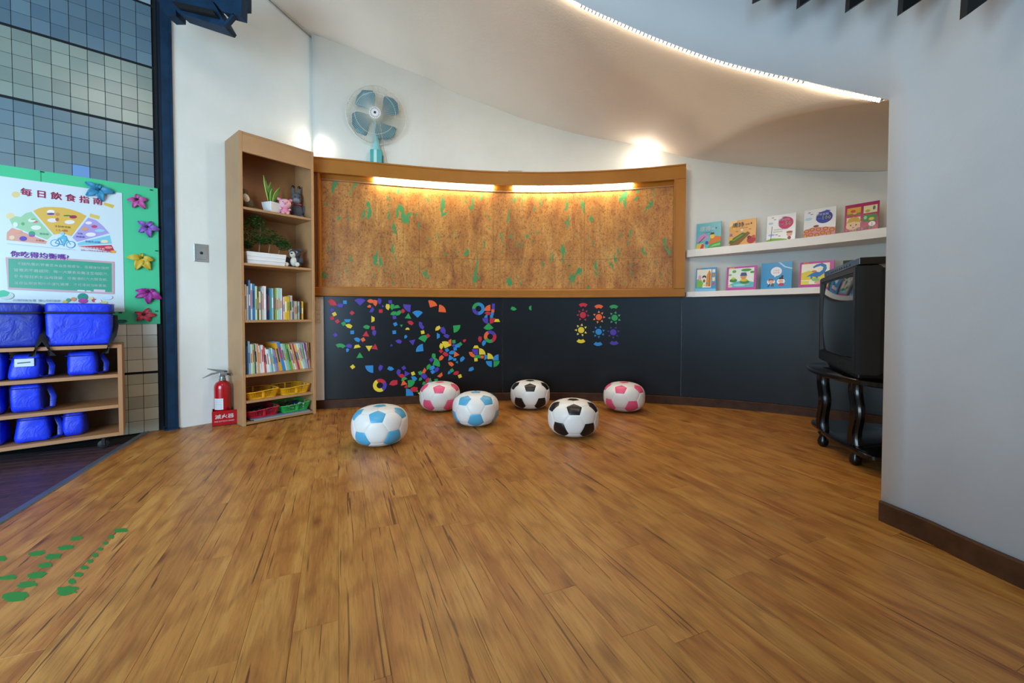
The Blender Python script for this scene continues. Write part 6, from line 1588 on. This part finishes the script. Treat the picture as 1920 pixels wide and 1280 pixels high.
def frame4(name, x0, x1, z0, z1, ix0, ix1, iz0, iz1, y0, y1, yi, m, parent):
    O = [(x0, z0), (x1, z0), (x1, z1), (x0, z1)]; I = [(ix0, iz0), (ix1, iz0), (ix1, iz1), (ix0, iz1)]
    V = [(x, y1 * sy, z) for x, z in O] + [(x, y0 * sy, z) for x, z in O] + [(x, y0 * sy, z) for x, z in I] + [(x * 0.98, yi * sy, z) for x, z in I]
    Fc = [(3, 2, 1, 0)]
    for a in (0, 4, 8):
        for k in range(4): Fc.append((a + k, a + (k + 1) % 4, a + 4 + (k + 1) % 4, a + 4 + k))
    Fc.append((12, 13, 14, 15))
    me = rawmesh(name, V, Fc, m)
    bm = bmesh.new(); bm.from_mesh(me); bmesh.ops.recalc_face_normals(bm, faces=bm.faces)
    bmesh.ops.bevel(bm, geom=[e for e in bm.edges if e.calc_face_angle(0) > 0.5], offset=0.006, segments=2, affect='EDGES'); bm.to_mesh(me); bm.free()
    return link(name, me, parent)
frame4('front_bezel', -hW, hW, 0.030, TH_, -hW * 0.90, hW * 0.90, 0.095, TH_ - 0.035, -0.004, 0.10, 0.012, TVB, TV)
V = []; Fc = []; n = 16; sw, z0_, z1_s = hW * 0.885, 0.102, TH_ - 0.042
for i in range(n + 1):
    for j in range(n + 1):
        a, b = i / n * 2 - 1, j / n * 2 - 1
        V.append((a * sw * (1 - 0.03 * b * b), (0.010 - 0.030 * (1 - a * a) * (1 - 0.5 * b * b) - 0.006 * (1 - b * b)) * sy, (z0_ + z1_s) / 2 + b * (z1_s - z0_) / 2 * (1 - 0.03 * a * a)))
for i in range(n):
    for j in range(n): q = i * (n + 1) + j; Fc.append((q, q + n + 1, q + n + 2, q + 1))
mesh('screen', V, Fc, mat('crt_glass', '08090A', 0.06, spec=0.9), TV, True)
for k in range(4): box('control_button', (hW * 0.2 + k * 0.035, (-0.008 if sy > 0 else 0.004), 0.055, hW * 0.2 + k * 0.035 + 0.022, (-0.004 if sy > 0 else 0.008), 0.065), BLACKM, TV)
vc = thing('video_player', 'flat black player box lying on top of the television', 'player', (tvo.x, tvo.y, 0.4785 + TH_ + 0.0005), tvr)
ys = (0.012, 0.29) if sy > 0 else (-0.29, -0.012)
for x_ in (-hW * 0.8, hW * 0.8):
    for y_ in (ys[0] + 0.03, ys[1] - 0.2): box('rubber_foot', (x_ - 0.012, y_ - 0.012, 0, x_ + 0.012, y_ + 0.012, 0.006), BLACKM, vc)
ys2 = (0.012, 0.088) if sy > 0 else (-0.088, -0.012)
box('housing', (-hW * 0.9, min(ys), 0.006, hW * 0.97, max(ys), 0.040), BLACK, vc, 0.003, 2)
yf = (0.0085, 0.0115) if sy > 0 else (-0.0115, -0.0085)
for k in range(9): box('front_button', (-hW * 0.5 + k * 0.05, yf[0], 0.016, -hW * 0.5 + k * 0.05 + 0.03, yf[1], 0.026), mat('button_grey', '4A4C52', 0.4), vc)

# ---------------- green painted dabs on the floor ----------------
GP = mat('green_paint', '2E7A30', 0.55)
rg = random.Random(4)
DB = [('dotted', [(680, 703, 38, 12), (625, 740, 16, 10), (592, 775, 15, 9), (563, 808, 15, 9), (535, 842, 17, 11), (508, 876, 17, 11), (475, 912, 20, 12), (440, 950, 24, 13), (405, 990, 20, 14), (375, 1042, 58, 24)]),
      ('dashed', [(430, 748, 34, 11), (370, 800, 44, 13), (300, 850, 48, 15), (252, 898, 38, 14), (210, 955, 52, 17), (150, 1008, 52, 18), (85, 1075, 66, 26)]),
      ('outer', [(210, 832, 44, 14), (45, 968, 44, 13), (10, 862, 26, 15)])]
for row, L_ in DB:
    for i, (x, y, rx, ry) in enumerate(L_):
        V = []; n = 18
        c0 = floor(x / 3, 760 + y / 3)
        for k in range(n):
            a = 2 * PI * k / n; j = rg.uniform(0.8, 1.2); e_ = 0.7
            V.append(floor((x + rx * j * math.copysign(abs(math.cos(a)) ** e_, math.cos(a)) - 0.25 * ry * math.sin(a)) / 3, 760 + (y - ry * j * math.sin(a) - 0.15 * rx * math.cos(a)) / 3))
        V = [Vector((p.x, p.y, 0.0004)) for p in V] + [Vector((p.x, p.y, 0.0010)) for p in V]
        o = mesh('paint_dab', V, [tuple(range(n - 1, -1, -1)), tuple(range(n, 2 * n))] + [(k, (k + 1) % n, (k + 1) % n + n, k + n) for k in range(n)], GP, None, False, True)
        tag(o, 'green dab on the wooden floor, %s counted from the back in the %s row' % (ordn(i), row if row != 'outer' else 'outermost left'), 'floor mark', 'green dabs on the floor')
